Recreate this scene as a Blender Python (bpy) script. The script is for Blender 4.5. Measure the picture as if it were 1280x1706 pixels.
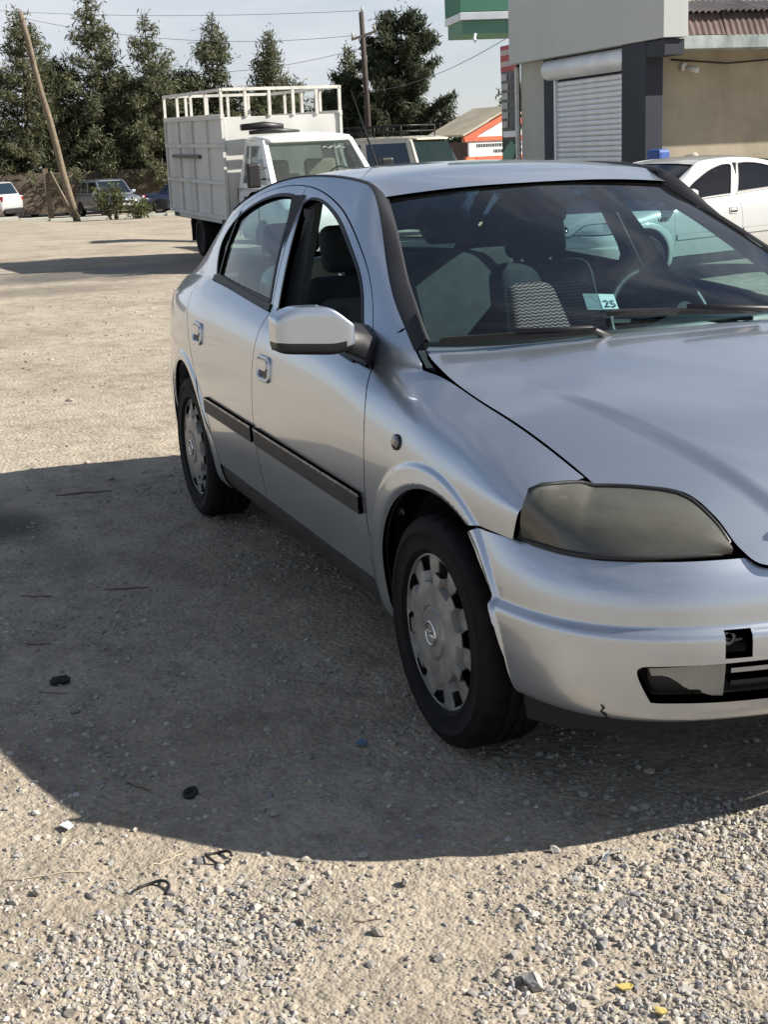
import bpy, bmesh, math, random
import numpy as np
from mathutils import Vector, Matrix
from mathutils.geometry import delaunay_2d_cdt
for _o in list(bpy.data.objects): bpy.data.objects.remove(_o)
scene = bpy.context.scene
COL = scene.collection
random.seed(7); RNG = np.random.default_rng(7)

# ---------------------------------------------------------------- camera
CAM_LOC = Vector((3.0382, -2.1060, 1.4929))
CAM_R = Vector((0.3642, 0.9304, -0.0424)); CAM_U = Vector((-0.2230, 0.1313, 0.9660))
cam = bpy.data.cameras.new('camera'); cam.sensor_fit = 'HORIZONTAL'; cam.sensor_width = 36.0
cam.lens = 36.0 * 2286.1 / 1280.0; cam.clip_start = 0.05; cam.clip_end = 3000
camo = bpy.data.objects.new('camera', cam); COL.objects.link(camo)
_r = CAM_R.normalized(); _b = _r.cross(CAM_U).normalized(); _u = _b.cross(_r)
camo.matrix_world = Matrix(((_r.x,_u.x,_b.x,CAM_LOC.x),(_r.y,_u.y,_b.y,CAM_LOC.y),(_r.z,_u.z,_b.z,CAM_LOC.z),(0,0,0,1)))
scene.camera = camo
# ---------------------------------------------------------------- sky and sun
SUN_DIR = Vector((0.56, 1.33, 1.0)).normalized()          # towards the sun
elev = math.asin(SUN_DIR.z); azim = math.atan2(SUN_DIR.x, SUN_DIR.y)
world = bpy.data.worlds.new('World'); scene.world = world; world.use_nodes = True
wn = world.node_tree.nodes; wl = world.node_tree.links; wn.clear()
wo = wn.new('ShaderNodeOutputWorld'); bg = wn.new('ShaderNodeBackground')
sky = wn.new('ShaderNodeTexSky'); sky.sky_type = 'NISHITA'; sky.sun_disc = False
sky.sun_elevation = elev; sky.sun_rotation = azim; sky.air_density = 1.0; sky.dust_density = 0.7; sky.ozone_density = 2.0; sky.altitude = 800
# thin veil of cloud, only tone: mixes towards a milky white by noise on the sky direction
tc = wn.new('ShaderNodeTexCoord'); mp = wn.new('ShaderNodeMapping'); mp.inputs['Scale'].default_value = (1.2, 1.2, 4.5)
nz = wn.new('ShaderNodeTexNoise'); nz.inputs['Scale'].default_value = 2.2; nz.inputs['Detail'].default_value = 7; nz.inputs['Roughness'].default_value = 0.55
cr = wn.new('ShaderNodeValToRGB'); cr.color_ramp.elements[0].position = 0.44; cr.color_ramp.elements[0].color = (0.0,0.0,0.0,1)
cr.color_ramp.elements[1].position = 0.62; cr.color_ramp.elements[1].color = (0.46,0.46,0.46,1)
mx = wn.new('ShaderNodeMix'); mx.data_type = 'RGBA'; mx.inputs[7].default_value = (7.8, 8.1, 8.7, 1)
wl.new(tc.outputs['Generated'], mp.inputs['Vector']); wl.new(mp.outputs['Vector'], nz.inputs['Vector'])
wl.new(nz.outputs['Fac'], cr.inputs['Fac']); sz = wn.new('ShaderNodeSeparateXYZ'); wl.new(tc.outputs['Generated'], sz.inputs[0])
hz = wn.new('ShaderNodeMapRange'); hz.interpolation_type = 'SMOOTHSTEP'; hz.inputs['From Min'].default_value = -0.02; hz.inputs['From Max'].default_value = 0.34; hz.inputs['To Min'].default_value = 0.62; hz.inputs['To Max'].default_value = 0.05
wl.new(sz.outputs['Z'], hz.inputs['Value']); adn = wn.new('ShaderNodeMath'); adn.operation = 'ADD'; adn.use_clamp = True; wl.new(hz.outputs[0], adn.inputs[0]); wl.new(cr.outputs['Color'], adn.inputs[1])   # milky haze low all round, thin cloud above
wl.new(adn.outputs[0], mx.inputs[0]); wl.new(sky.outputs['Color'], mx.inputs[6])
wl.new(mx.outputs[2], bg.inputs['Color']); bg.inputs['Strength'].default_value = 0.05
wl.new(bg.outputs['Background'], wo.inputs['Surface'])
sun = bpy.data.lights.new('sun', 'SUN'); sun.energy = 5.0; sun.angle = math.radians(0.55); sun.color = (1.0, 0.94, 0.85)
suno = bpy.data.objects.new('sun', sun); COL.objects.link(suno); suno.location = (20, 50, 40)
suno.rotation_euler = (-SUN_DIR).to_track_quat('-Z', 'Y').to_euler()
scene.view_settings.view_transform = 'Standard'; scene.view_settings.look = 'None'; scene.view_settings.gamma = 1.0
scene.view_settings.exposure = 1.0; scene.view_settings.use_curve_mapping = False
scene.render.engine = 'CYCLES'
scene.cycles.max_bounces = 8; scene.cycles.transparent_max_bounces = 16; scene.cycles.glossy_bounces = 5; scene.cycles.diffuse_bounces = 3
scene.cycles.use_denoising = True; scene.cycles.sample_clamp_indirect = 6.0
scene.cycles.caustics_reflective = False; scene.cycles.caustics_refractive = False
# ---------------------------------------------------------------- helpers
def lk(o, parent=None):
    COL.objects.link(o)
    if parent is not None: o.parent = parent
    return o
def tag(o, label=None, cat=None, group=None, kind=None):
    if label: o['label'] = label
    if cat: o['category'] = cat
    if group: o['group'] = group
    if kind: o['kind'] = kind
    return o
def empty(name, loc=(0,0,0), rz=0.0, rot=None, label=None, cat=None, group=None):
    o = bpy.data.objects.new(name, None); o.location = loc; o.empty_display_size = 0.2
    o.rotation_euler = rot if rot else (0,0,rz)
    COL.objects.link(o); return tag(o, label, cat, group)
def mk(name, verts, faces, mat, parent=None, smooth=True, normals=None, mats=None, mi=None, loc=None):
    me = bpy.data.meshes.new(name)
    me.from_pydata([tuple(map(float, v)) for v in verts], [], [tuple(int(i) for i in f) for f in faces])
    if mat: me.materials.append(mat)
    if mats:
        for m in mats: me.materials.append(m)
    if mi is not None: me.polygons.foreach_set('material_index', np.asarray(mi, dtype=np.int32))
    if smooth: me.polygons.foreach_set('use_smooth', np.ones(len(me.polygons), dtype=bool))
    me.update()
    if normals is not None: me.normals_split_custom_set_from_vertices([tuple(map(float, n)) for n in normals])
    o = bpy.data.objects.new(name, me); lk(o, parent)
    if loc is not None: o.location = loc
    return o
class MB:
    """collects simple solids into one mesh"""
    def __init__(s): s.v = []; s.f = []; s.mi = []; s.sm = []
    def add(s, vs, fs, m=0, sm=False):
        n = len(s.v); s.v += [tuple(v) for v in vs]
        for f in fs: s.f.append(tuple(i+n for i in f)); s.mi.append(m); s.sm.append(sm)
        return s
    def box(s, c, d, rot=None, m=0, bev=0.0):
        """box with chamfered edges: centre c, full size d"""
        hx, hy, hz = d[0]/2, d[1]/2, d[2]/2; b = min(bev, hx*.9, hy*.9, hz*.9)
        if b <= 0:
            vs = [(x*hx,y*hy,z*hz) for x in (-1,1) for y in (-1,1) for z in (-1,1)]
            fs = [(0,1,3,2),(4,6,7,5),(0,4,5,1),(2,3,7,6),(0,2,6,4),(1,5,7,3)]
        else:
            bm = bmesh.new(); bmesh.ops.create_cube(bm, size=2.0)
            for v in bm.verts: v.co = Vector((v.co.x*hx, v.co.y*hy, v.co.z*hz))
            bmesh.ops.bevel(bm, geom=bm.edges[:], offset=b, segments=2, profile=0.5, affect='EDGES')
            bm.verts.index_update(); vs = [v.co.copy() for v in bm.verts]; fs = [[v.index for v in f.verts] for f in bm.faces]; bm.free()
        M = (rot.to_matrix() if hasattr(rot, 'to_matrix') else rot) if rot is not None else None
        c = Vector(c); vs = [((M @ Vector(v)) if M is not None else Vector(v)) + c for v in vs]
        return s.add(vs, fs, m, False)
    def bar(s, a, b, w, h=None, m=0, up=(0,0,1)):
        a = Vector(a); b = Vector(b); h = h or w; d = (b-a); L = d.length; d.normalize()
        upv = Vector(up)
        if abs(d.dot(upv)) > .95: upv = Vector((1,0,0))
        x = d.cross(upv).normalized(); y = x.cross(d)
        vs = [p + x*sx*w/2 + y*sy*h/2 for p in (a,b) for sx, sy in ((-1,-1),(1,-1),(1,1),(-1,1))]
        return s.add(vs, [(3,2,1,0),(4,5,6,7),(0,1,5,4),(1,2,6,5),(2,3,7,6),(3,0,4,7)], m)
    def tube(s, pts, rad, n=8, m=0, closed=False, caps=True):
        pts = [Vector(p) for p in pts]; k = len(pts)
        rad = rad if hasattr(rad, '__len__') else [rad]*k
        base = len(s.v); prev = None
        for i, p in enumerate(pts):
            if closed: d = pts[(i+1)%k]-pts[i-1]
            else: d = pts[min(i+1,k-1)]-pts[max(i-1,0)]
            d.normalize()
            if prev is None:
                a = Vector((0,0,1)) if abs(d.z) < .9 else Vector((1,0,0))
                x = d.cross(a).normalized()
            else:
                x = (prev - d*prev.dot(d)).normalized()
            prev = x; y = d.cross(x)
            for j in range(n):
                t = 2*math.pi*j/n
                s.v.append(tuple(p + (x*math.cos(t) + y*math.sin(t))*rad[i]))
        for i in range(k if closed else k-1):
            for j in range(n):
                a0 = base+i*n; b0 = base+((i+1)%k)*n
                s.f.append((a0+j, a0+(j+1)%n, b0+(j+1)%n, b0+j)); s.mi.append(m); s.sm.append(True)
        if caps and not closed:
            s.f.append(tuple(base+j for j in range(n))[::-1]); s.mi.append(m); s.sm.append(False)
            s.f.append(tuple(base+(k-1)*n+j for j in range(n))); s.mi.append(m); s.sm.append(False)
        return s
    def lathe(s, prof, n=48, axis='y', c=(0,0,0), m=0, sm=True):
        """prof: (r, h) pairs; spun about the axis through c"""
        base = len(s.v); k = len(prof)
        for r, h in prof:
            for j in range(n):
                t = 2*math.pi*j/n; a, b = r*math.cos(t), r*math.sin(t)
                p = {'y': (a, h, b), 'z': (a, b, h), 'x': (h, a, b)}[axis]
                s.v.append((p[0]+c[0], p[1]+c[1], p[2]+c[2]))
        for i in range(k-1):
            for j in range(n):
                s.f.append((base+i*n+j, base+i*n+(j+1)%n, base+(i+1)*n+(j+1)%n, base+(i+1)*n+j)); s.mi.append(m); s.sm.append(sm)
        return s
    def prism(s, poly, axis, a, b, m=0):
        """polygon (2D) extruded along axis from a to b"""
        n = len(poly)
        def P(q, h): return {'x': (h, q[0], q[1]), 'y': (q[0], h, q[1]), 'z': (q[0], q[1], h)}[axis]
        vs = [P(q, a) for q in poly] + [P(q, b) for q in poly]
        fs = [tuple(range(n))[::-1], tuple(range(n, 2*n))] + [(i, (i+1)%n, n+(i+1)%n, n+i) for i in range(n)]
        return s.add(vs, fs, m)
    def build(s, name, mat, parent=None, mats=None, loc=None, bevel=0, fixn=True, subsurf=0):
        me = bpy.data.meshes.new(name); me.from_pydata(s.v, [], s.f)
        for m in ([mat] if mat else []) + list(mats or []): me.materials.append(m)
        me.polygons.foreach_set('material_index', np.array(s.mi, dtype=np.int32))
        me.polygons.foreach_set('use_smooth', np.array(s.sm, dtype=bool))
        if fixn:
            bm = bmesh.new(); bm.from_mesh(me); bmesh.ops.recalc_face_normals(bm, faces=bm.faces[:]); bm.to_mesh(me); bm.free()
        me.update(); o = bpy.data.objects.new(name, me); lk(o, parent)
        if loc is not None: o.location = loc
        if bevel:
            b = o.modifiers.new('bevel', 'BEVEL'); b.width = bevel; b.segments = 2; b.limit_method = 'ANGLE'; b.angle_limit = math.radians(40)
        return o
def copy_tree(o, parent=None):
    c = o.copy(); COL.objects.link(c); c.parent = parent
    for ch in list(o.children): copy_tree(ch, c)
    return c

# ---------------------------------------------------------------- materials
MATS = {}
def nmat(name):
    m = bpy.data.materials.new(name); m.use_nodes = True
    nt = m.node_tree; b = nt.nodes['Principled BSDF']
    MATS[name] = m; return m, nt, b
def _noise(nt, scale, detail=4, rough=0.6, coord='Object', stretch=None):
    t = nt.nodes.new('ShaderNodeTexCoord'); n = nt.nodes.new('ShaderNodeTexNoise')
    n.inputs['Scale'].default_value = scale; n.inputs['Detail'].default_value = detail; n.inputs['Roughness'].default_value = rough
    if stretch:
        mp = nt.nodes.new('ShaderNodeMapping'); mp.inputs['Scale'].default_value = stretch
        nt.links.new(t.outputs[coord], mp.inputs['Vector']); nt.links.new(mp.outputs['Vector'], n.inputs['Vector'])
    else: nt.links.new(t.outputs[coord], n.inputs['Vector'])
    return n
def _ramp(nt, src, stops):
    r = nt.nodes.new('ShaderNodeValToRGB'); e = r.color_ramp.elements
    while len(e) < len(stops): e.new(0.5)
    for i, (p, c) in enumerate(stops):
        e[i].position = p; e[i].color = (*c, 1) if len(c) == 3 else c
    nt.links.new(src, r.inputs['Fac']); return r
def _bump(nt, b, src, strength, dist=0.01):
    n = nt.nodes.new('ShaderNodeBump'); n.inputs['Strength'].default_value = strength; n.inputs['Distance'].default_value = dist
    nt.links.new(src, n.inputs['Height']); nt.links.new(n.outputs['Normal'], b.inputs['Normal']); return n
def plain(name, col, rough=0.5, metal=0.0, coat=0.0, spec=0.5, var=0.12, vscale=6.0, bump=0.0, bscale=60.0, vcol=None, coatr=0.03):
    """painted or moulded surface with slight uneven wear"""
    m, nt, b = nmat(name)
    b.inputs['Roughness'].default_value = rough; b.inputs['Metallic'].default_value = metal
    b.inputs['Coat Weight'].default_value = coat; b.inputs['Coat Roughness'].default_value = coatr; b.inputs['Specular IOR Level'].default_value = spec
    n = _noise(nt, vscale, 5, 0.62)
    lo = vcol or tuple(c*(1-var) for c in col); hi = tuple(min(1, c*(1+var*0.6)) for c in col)
    r = _ramp(nt, n.outputs['Fac'], [(0.33, lo), (0.66, hi)]); nt.links.new(r.outputs['Color'], b.inputs['Base Color'])
    if bump > 0: _bump(nt, b, _noise(nt, bscale, 4).outputs['Fac'], bump, 0.004)
    return m
def glassmat(name, tint, refl=1.0, rough=0.0, ior=1.5, dust=0.0):
    """thin pane: tinted see-through with a fresnel reflection"""
    m, nt, b = nmat(name); nt.nodes.remove(b); out = nt.nodes['Material Output']
    tr = nt.nodes.new('ShaderNodeBsdfTransparent'); tr.inputs['Color'].default_value = (*tint, 1)
    gl = nt.nodes.new('ShaderNodeBsdfGlossy'); gl.inputs['Roughness'].default_value = rough; gl.inputs['Color'].default_value = (refl, refl, refl, 1)
    fr = nt.nodes.new('ShaderNodeFresnel'); ge = nt.nodes.new('ShaderNodeNewGeometry'); mr_ = nt.nodes.new('ShaderNodeMapRange')
    mr_.inputs['To Min'].default_value = ior; mr_.inputs['To Max'].default_value = 1.0/ior; nt.links.new(ge.outputs['Backfacing'], mr_.inputs['Value']); nt.links.new(mr_.outputs[0], fr.inputs['IOR'])   # a thin pane mirrors alike from both sides
    mx = nt.nodes.new('ShaderNodeMixShader'); nt.links.new(fr.outputs['Fac'], mx.inputs['Fac'])
    nt.links.new(tr.outputs[0], mx.inputs[1]); nt.links.new(gl.outputs[0], mx.inputs[2])
    last = mx
    if dust > 0:
        df = nt.nodes.new('ShaderNodeBsdfDiffuse'); df.inputs['Color'].default_value = (0.45,0.43,0.39,1)
        n = _noise(nt, 5, 6); r = _ramp(nt, n.outputs['Fac'], [(0.35,(dust*.4,)*3),(0.7,(dust,)*3)])
        m2 = nt.nodes.new('ShaderNodeMixShader'); nt.links.new(r.outputs['Color'], m2.inputs['Fac'])
        nt.links.new(mx.outputs[0], m2.inputs[1]); nt.links.new(df.outputs[0], m2.inputs[2]); last = m2
    nt.links.new(last.outputs[0], out.inputs['Surface']); return m

def carpaint(name, col, metal=0.75, rough=0.34, dirt=(0.30,0.27,0.22)):
    m, nt, b = nmat(name)
    b.inputs['Metallic'].default_value = metal; b.inputs['Roughness'].default_value = rough
    b.inputs['Coat Weight'].default_value = 1.0; b.inputs['Coat Roughness'].default_value = 0.02; b.inputs['Coat IOR'].default_value = 1.6
    n = _noise(nt, 3.0, 7, 0.65)
    # road dust towards the sills: dirt that sits low on the body, broken up by noise
    t = nt.nodes.new('ShaderNodeTexCoord'); sp = nt.nodes.new('ShaderNodeSeparateXYZ'); nt.links.new(t.outputs['Object'], sp.inputs[0])
    mr = nt.nodes.new('ShaderNodeMapRange'); mr.inputs['From Min'].default_value = 0.62; mr.inputs['From Max'].default_value = 0.18
    mr.inputs['To Min'].default_value = 0.0; mr.inputs['To Max'].default_value = 0.55; nt.links.new(sp.outputs['Z'], mr.inputs['Value'])
    mu = nt.nodes.new('ShaderNodeMath'); mu.operation = 'MULTIPLY'; nt.links.new(mr.outputs[0], mu.inputs[0]); nt.links.new(n.outputs['Fac'], mu.inputs[1])
    mxx = nt.nodes.new('ShaderNodeMix'); mxx.data_type = 'RGBA'; mxx.inputs[6].default_value = (*col, 1); mxx.inputs[7].default_value = (*dirt, 1)
    nt.links.new(mu.outputs[0], mxx.inputs[0]); nt.links.new(mxx.outputs[2], b.inputs['Base Color'])
    r = _ramp(nt, n.outputs['Fac'], [(0.3,(0.02,)*3),(0.75,(0.09,)*3)]); nt.links.new(r.outputs['Color'], b.inputs['Coat Roughness'])
    return m
M_silver = carpaint('silver_paint', (0.49,0.535,0.595), metal=0.84, rough=0.32)
M_white = carpaint('white_paint', (0.43,0.44,0.44), metal=0.0, rough=0.4)
M_black = plain('black_plastic', (0.011,0.011,0.012), 0.5, var=0.3, bump=0.1)
M_blackg = plain('black_gloss', (0.012,0.012,0.014), 0.12, var=0.3)
M_rubber = plain('black_rubber', (0.0085,0.0085,0.009), 0.75, spec=0.2, var=0.35, vscale=14, bump=0.15)
M_gap = plain('dark_body_inside', (0.012,0.012,0.013), 0.8, var=0.3)
M_hub = plain('hubcap_paint', (0.32,0.312,0.295), 0.45, metal=0.4, var=0.42, vscale=12)
M_chrome = plain('chrome', (0.75,0.75,0.76), 0.12, metal=1.0, var=0.1)
M_trim = plain('grey_weathered_trim', (0.024,0.024,0.026), 0.55, var=0.5, vscale=25)
M_cloth = plain('dark_seat_cloth', (0.035,0.036,0.042), 0.9, var=0.3, vscale=20)
M_greycloth = plain('grey_seat_cloth', (0.11,0.11,0.105), 0.9, var=0.35, vscale=18)
M_dash = plain('dashboard_plastic', (0.045,0.047,0.052), 0.55, var=0.15)
M_ws = glassmat('windscreen_glass', (0.52,0.72,0.73), dust=0.010)
M_glass = glassmat('side_glass', (0.66,0.84,0.84), dust=0.03)
M_band = glassmat('sun_band_glass', (0.05,0.08,0.16), refl=0.0)
M_dark_glass = glassmat('dark_tinted_glass', (0.06,0.065,0.07))
# ---------------------------------------------------------------- smooth surfaces of the saloon car (numpy)
def cspline(xk, yk):
    """natural cubic spline through knots; yk may be (n,) or (n,m)"""
    xk = np.asarray(xk, float); yk = np.asarray(yk, float)
    o = np.argsort(xk); xk = xk[o]; yk = yk[o]
    n = len(xk); h = np.diff(xk)
    sh = (n,) + (1,) * (yk.ndim - 1)
    A = np.eye(n); rhs = np.zeros_like(yk)
    d = np.diff(yk, axis=0) / h.reshape((-1,) + (1,) * (yk.ndim - 1))
    for i in range(1, n - 1):
        A[i, i-1] = h[i-1]; A[i, i] = 2 * (h[i-1] + h[i]); A[i, i+1] = h[i]
        rhs[i] = 6 * (d[i] - d[i-1])
    M = np.linalg.solve(A, rhs.reshape(n, -1)).reshape(yk.shape)
    def f(x):
        x = np.asarray(x, float)
        i = np.clip(np.searchsorted(xk, x) - 1, 0, n - 2)
        hh = h[i]; a = (xk[i+1] - x); b = (x - xk[i])
        if yk.ndim > 1:
            hh = hh[..., None]; a = a[..., None]; b = b[..., None]
        return (M[i] * a**3 + M[i+1] * b**3) / (6*hh) + (yk[i]/hh - M[i]*hh/6) * a + (yk[i+1]/hh - M[i+1]*hh/6) * b
    return f

def smooth01(t):
    t = np.clip(t, 0, 1); return t * t * (3 - 2 * t)

def spline_rows(rowvals, bk, b):
    """natural spline across rows, evaluated per sample: rowvals (nrows, N), b (N,)"""
    n = len(bk); bk = np.asarray(bk, float); h = np.diff(bk)
    A = np.eye(n); N = rowvals.shape[1]; rhs = np.zeros((n, N))
    d = np.diff(rowvals, axis=0) / h[:, None]
    for i in range(1, n - 1):
        A[i, i-1] = h[i-1]; A[i, i] = 2*(h[i-1]+h[i]); A[i, i+1] = h[i]
        rhs[i] = 6 * (d[i] - d[i-1])
    M = np.linalg.solve(A, rhs)
    i = np.clip(np.searchsorted(bk, b) - 1, 0, n - 2); c = np.arange(N)
    hh = h[i]; a_ = bk[i+1] - b; b_ = b - bk[i]
    return (M[i, c]*a_**3 + M[i+1, c]*b_**3)/(6*hh) + (rowvals[i, c]/hh - M[i, c]*hh/6)*a_ + (rowvals[i+1, c]/hh - M[i+1, c]*hh/6)*b_

# --- body side: rows from sill (b=0) over shoulder (b=8) to roof ditch (b=12)
TYRE_R = 0.302
AXLE_R = -2.606
def taper(x):
    return 0.050*np.clip((x+0.25)/0.7, 0, 2)**2 + 0.100*np.clip((-2.25-x)/1.0, 0, 2)**2.2
BELT_Z = cspline([-3.45,-3.1,-2.75,-2.5,-2.2,-1.45,-0.9,-0.5,-0.30,-0.10,0.0,0.14,0.26,0.44,0.55],
                 [0.955,0.985,1.010,1.022,1.022,0.978,0.948,0.915,0.922,0.903,0.882,0.856,0.825,0.763,0.72])
BELT_W = cspline([-3.45,-3.1,-2.75,-2.5,-2.2,-1.45,-0.9,-0.5,-0.30,-0.10,0.0,0.14,0.26,0.44,0.55],
                 [0.60,0.66,0.705,0.735,0.757,0.776,0.780,0.768,0.715,0.698,0.690,0.678,0.662,0.632,0.61])
_DX = [-3.45,-3.1,-2.9,-2.6,-2.3,-1.95,-1.5,-1.2,-1.08,-0.84,-0.558,-0.43,-0.30,0.2,0.55]
DITCH_Z = cspline(_DX, [0.957,0.990,1.065,1.235,1.335,1.396,1.412,1.396,1.374,1.225,1.071,1.007,0.930,0.84,0.725])
DITCH_W = cspline(_DX, [0.600,0.655,0.645,0.615,0.590,0.560,0.537,0.532,0.538,0.598,0.679,0.700,0.712,0.668,0.608])
SIDE_B = [0,1,2,3,4,5,6,7,8,9,10,11,12]
def side_rows(x):
    x = np.asarray(x, float); T = taper(x)
    zb = BELT_Z(x); wb = BELT_W(x); zd = np.maximum(DITCH_Z(x), zb+0.002); wd = np.minimum(DITCH_W(x), wb-0.001)
    one = np.ones_like(x)
    ws = [0.742*one-T, 0.800*one-T, 0.824*one-T, 0.842*one-T, 0.8495*one-T, 0.849*one-T]
    zs = [0.185*one, 0.24*one, 0.33*one, 0.45*one, 0.57*one, 0.69*one]
    w5 = ws[5]; drop = w5 - wb
    # shoulder: a quarter-round between (w5,.69) and belt
    f6, f7 = 0.42, 0.76
    ws += [w5 - drop*0.095, w5 - drop*0.40, wb]
    zs += [0.69+(zb-0.69)*f6, 0.69+(zb-0.69)*f7, zb]
    hgt = zd - zb
    for k, (tz, tw) in enumerate(((0.30,0.235),(0.60,0.52),(0.85,0.80),(1.0,1.0))):
        ws.append(wb + (wd-wb)*tw); zs.append(zb + hgt*tz)
    return np.array(ws), np.array(zs)
ARCHES = ((0.035, 0.305, 0.372, -0.005, 0.300, 0.440), (AXLE_R+0.004, 0.305, 0.368, AXLE_R, 0.300, 0.425))
def flare(x, z):
    out = np.zeros_like(x)
    for ax, az, ar, fx, fz, fr in ARCHES:
        r = np.hypot(x-fx, z-fz); ri = np.hypot(x-ax, z-az)
        out += 0.008*smooth01((fr-r)/0.017) + 0.006*smooth01((fr-0.01-r)/0.06) - 0.010*smooth01((ar+0.016-ri)/0.018)
    return out
def side_pt(x, b, off=0.0, fl=True):
    """points (N,3) on the right body side (y<0)"""
    x = np.atleast_1d(np.asarray(x, float)); b = np.atleast_1d(np.asarray(b, float))
    ws, zs = side_rows(x)
    w = np.empty_like(x); z = np.empty_like(x)
    lo = b <= 8.0
    if lo.any():
        w[lo] = spline_rows(ws[:9][:, lo], SIDE_B[:9], b[lo]); z[lo] = spline_rows(zs[:9][:, lo], SIDE_B[:9], b[lo])
    hi = ~lo
    if hi.any():
        w[hi] = spline_rows(ws[8:][:, hi], SIDE_B[8:], b[hi]); z[hi] = spline_rows(zs[8:][:, hi], SIDE_B[8:], b[hi])
    if fl:
        w = w + np.where(b < 7, flare(x, z), 0)
    return np.stack([x, -w, z], -1)
def side_b(x, z):
    """invert: b for given x,z"""
    x = np.atleast_1d(np.asarray(x, float)); z = np.atleast_1d(np.asarray(z, float))
    lo = np.zeros_like(x); hi = np.full_like(x, 12.0)
    for _ in range(40):
        m = (lo+hi)/2; zz = side_pt(x, m, fl=False)[:, 2]
        g = zz < z; lo = np.where(g, m, lo); hi = np.where(g, hi, m)
    return (lo+hi)/2

# --- front bumper: plan curve swept with a vertical offset profile
BUMP_S = np.array([0,1,2,3,4,5,6,7])
BUMP_XY = np.array([(0.20,-0.845),(0.36,-0.838),(0.52,-0.800),(0.645,-0.725),(0.735,-0.60),(0.785,-0.45),(0.820,-0.24),(0.832,0.0)])
_bplan = cspline(np.append(BUMP_S, [8,9]), np.vstack([BUMP_XY, [(0.820,0.24),(0.785,0.45)]]))
BUMP_OZ = [0.20,0.278,0.285,0.297,0.32,0.36,0.41,0.455,0.480,0.492,0.498,0.504,0.515,0.54,0.575,0.605,0.625,0.64,0.675,0.70]
BUMP_OO = [-0.12,-0.045,-0.028,-0.010,0.003,0.011,0.0155,0.0165,0.0155,0.0115,0.002,-0.004,-0.0055,-0.008,-0.016,-0.030,-0.044,-0.058,-0.105,-0.16]
def lin_smooth(xk, yk):
    """shape-preserving cubic (no overshoot)"""
    xk = np.asarray(xk, float); yk = np.asarray(yk, float); h = np.diff(xk); d = np.diff(yk)/h
    m = np.zeros_like(yk); m[0] = d[0]; m[-1] = d[-1]
    for i in range(1, len(xk)-1):
        if d[i-1]*d[i] > 0:
            w1 = 2*h[i]+h[i-1]; w2 = h[i]+2*h[i-1]; m[i] = (w1+w2)/(w1/d[i-1]+w2/d[i])
    def f(x):
        x = np.asarray(x, float); i = np.clip(np.searchsorted(xk, x)-1, 0, len(xk)-2)
        t = (x-xk[i])/h[i]
        return (2*t**3-3*t**2+1)*yk[i] + (t**3-2*t**2+t)*h[i]*m[i] + (3*t**2-2*t**3)*yk[i+1] + (t**3-t**2)*h[i]*m[i+1]
    return f
_boff = lin_smooth(BUMP_OZ, BUMP_OO)
def bump_pt(s, z, off=0.0):
    s = np.atleast_1d(np.asarray(s, float)); z = np.atleast_1d(np.asarray(z, float))
    sg = np.where(s > 7, -1.0, 1.0); ss = np.where(s > 7, 14-s, s)
    e = 1e-3
    P = _bplan(ss); Tn = (_bplan(ss+e)-_bplan(ss-e))/(2*e)
    Tn /= np.linalg.norm(Tn, axis=1)[:, None]
    Nn = np.stack([-Tn[:, 1], Tn[:, 0]], -1)*-1.0
    fade = smooth01(ss/2.2)                      # towards the wheel arch the section follows the fender
    o = _boff(z)
    oside = np.where(z > 0.5, -0.004 - 0.02*((z-0.5)/0.2)**2, o*1.0)
    o = o*fade + oside*(1-fade)
    Q = P + Nn*(o+off)[:, None]
    y = Q[:, 1]*sg
    y = y - np.where(ss < 2.5, flare(Q[:, 0], z)*(1-smooth01((ss-1.5))), 0)
    return np.stack([Q[:, 0], y, z], -1)
# ---------------------------------------------------------------- trimmed panels on those surfaces
def densify(poly, su, sv, step, closed=True):
    out = []
    n = len(poly)
    for i in range(n if closed else n-1):
        a = np.array(poly[i], float); b = np.array(poly[(i+1)%n], float)
        L = math.hypot((b[0]-a[0])*su, (b[1]-a[1])*sv); k = max(1, int(math.ceil(L/step)))
        for j in range(k): out.append(a + (b-a)*j/k)
    if not closed: out.append(np.array(poly[-1], float))
    return np.array(out)
def inside(poly, P):
    x, y = P[:, 0], P[:, 1]; r = np.zeros(len(P), bool); n = len(poly)
    for i in range(n):
        x1, y1 = poly[i]; x2, y2 = poly[i-1]
        c = ((y1 > y) != (y2 > y))
        with np.errstate(divide='ignore', invalid='ignore'):
            xi = (x2-x1)*(y-y1)/(y2-y1)+x1
        r ^= c & (x < xi)
    return r
def bdist(poly, P):
    d = np.full(len(P), 1e9); n = len(poly)
    for i in range(n):
        a = poly[i]; b = poly[(i+1)%n]; ab = b-a; L = ab@ab+1e-12
        t = np.clip(((P-a)@ab)/L, 0, 1); q = a+t[:, None]*ab; d = np.minimum(d, np.hypot(*(P-q).T))
    return d
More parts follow.
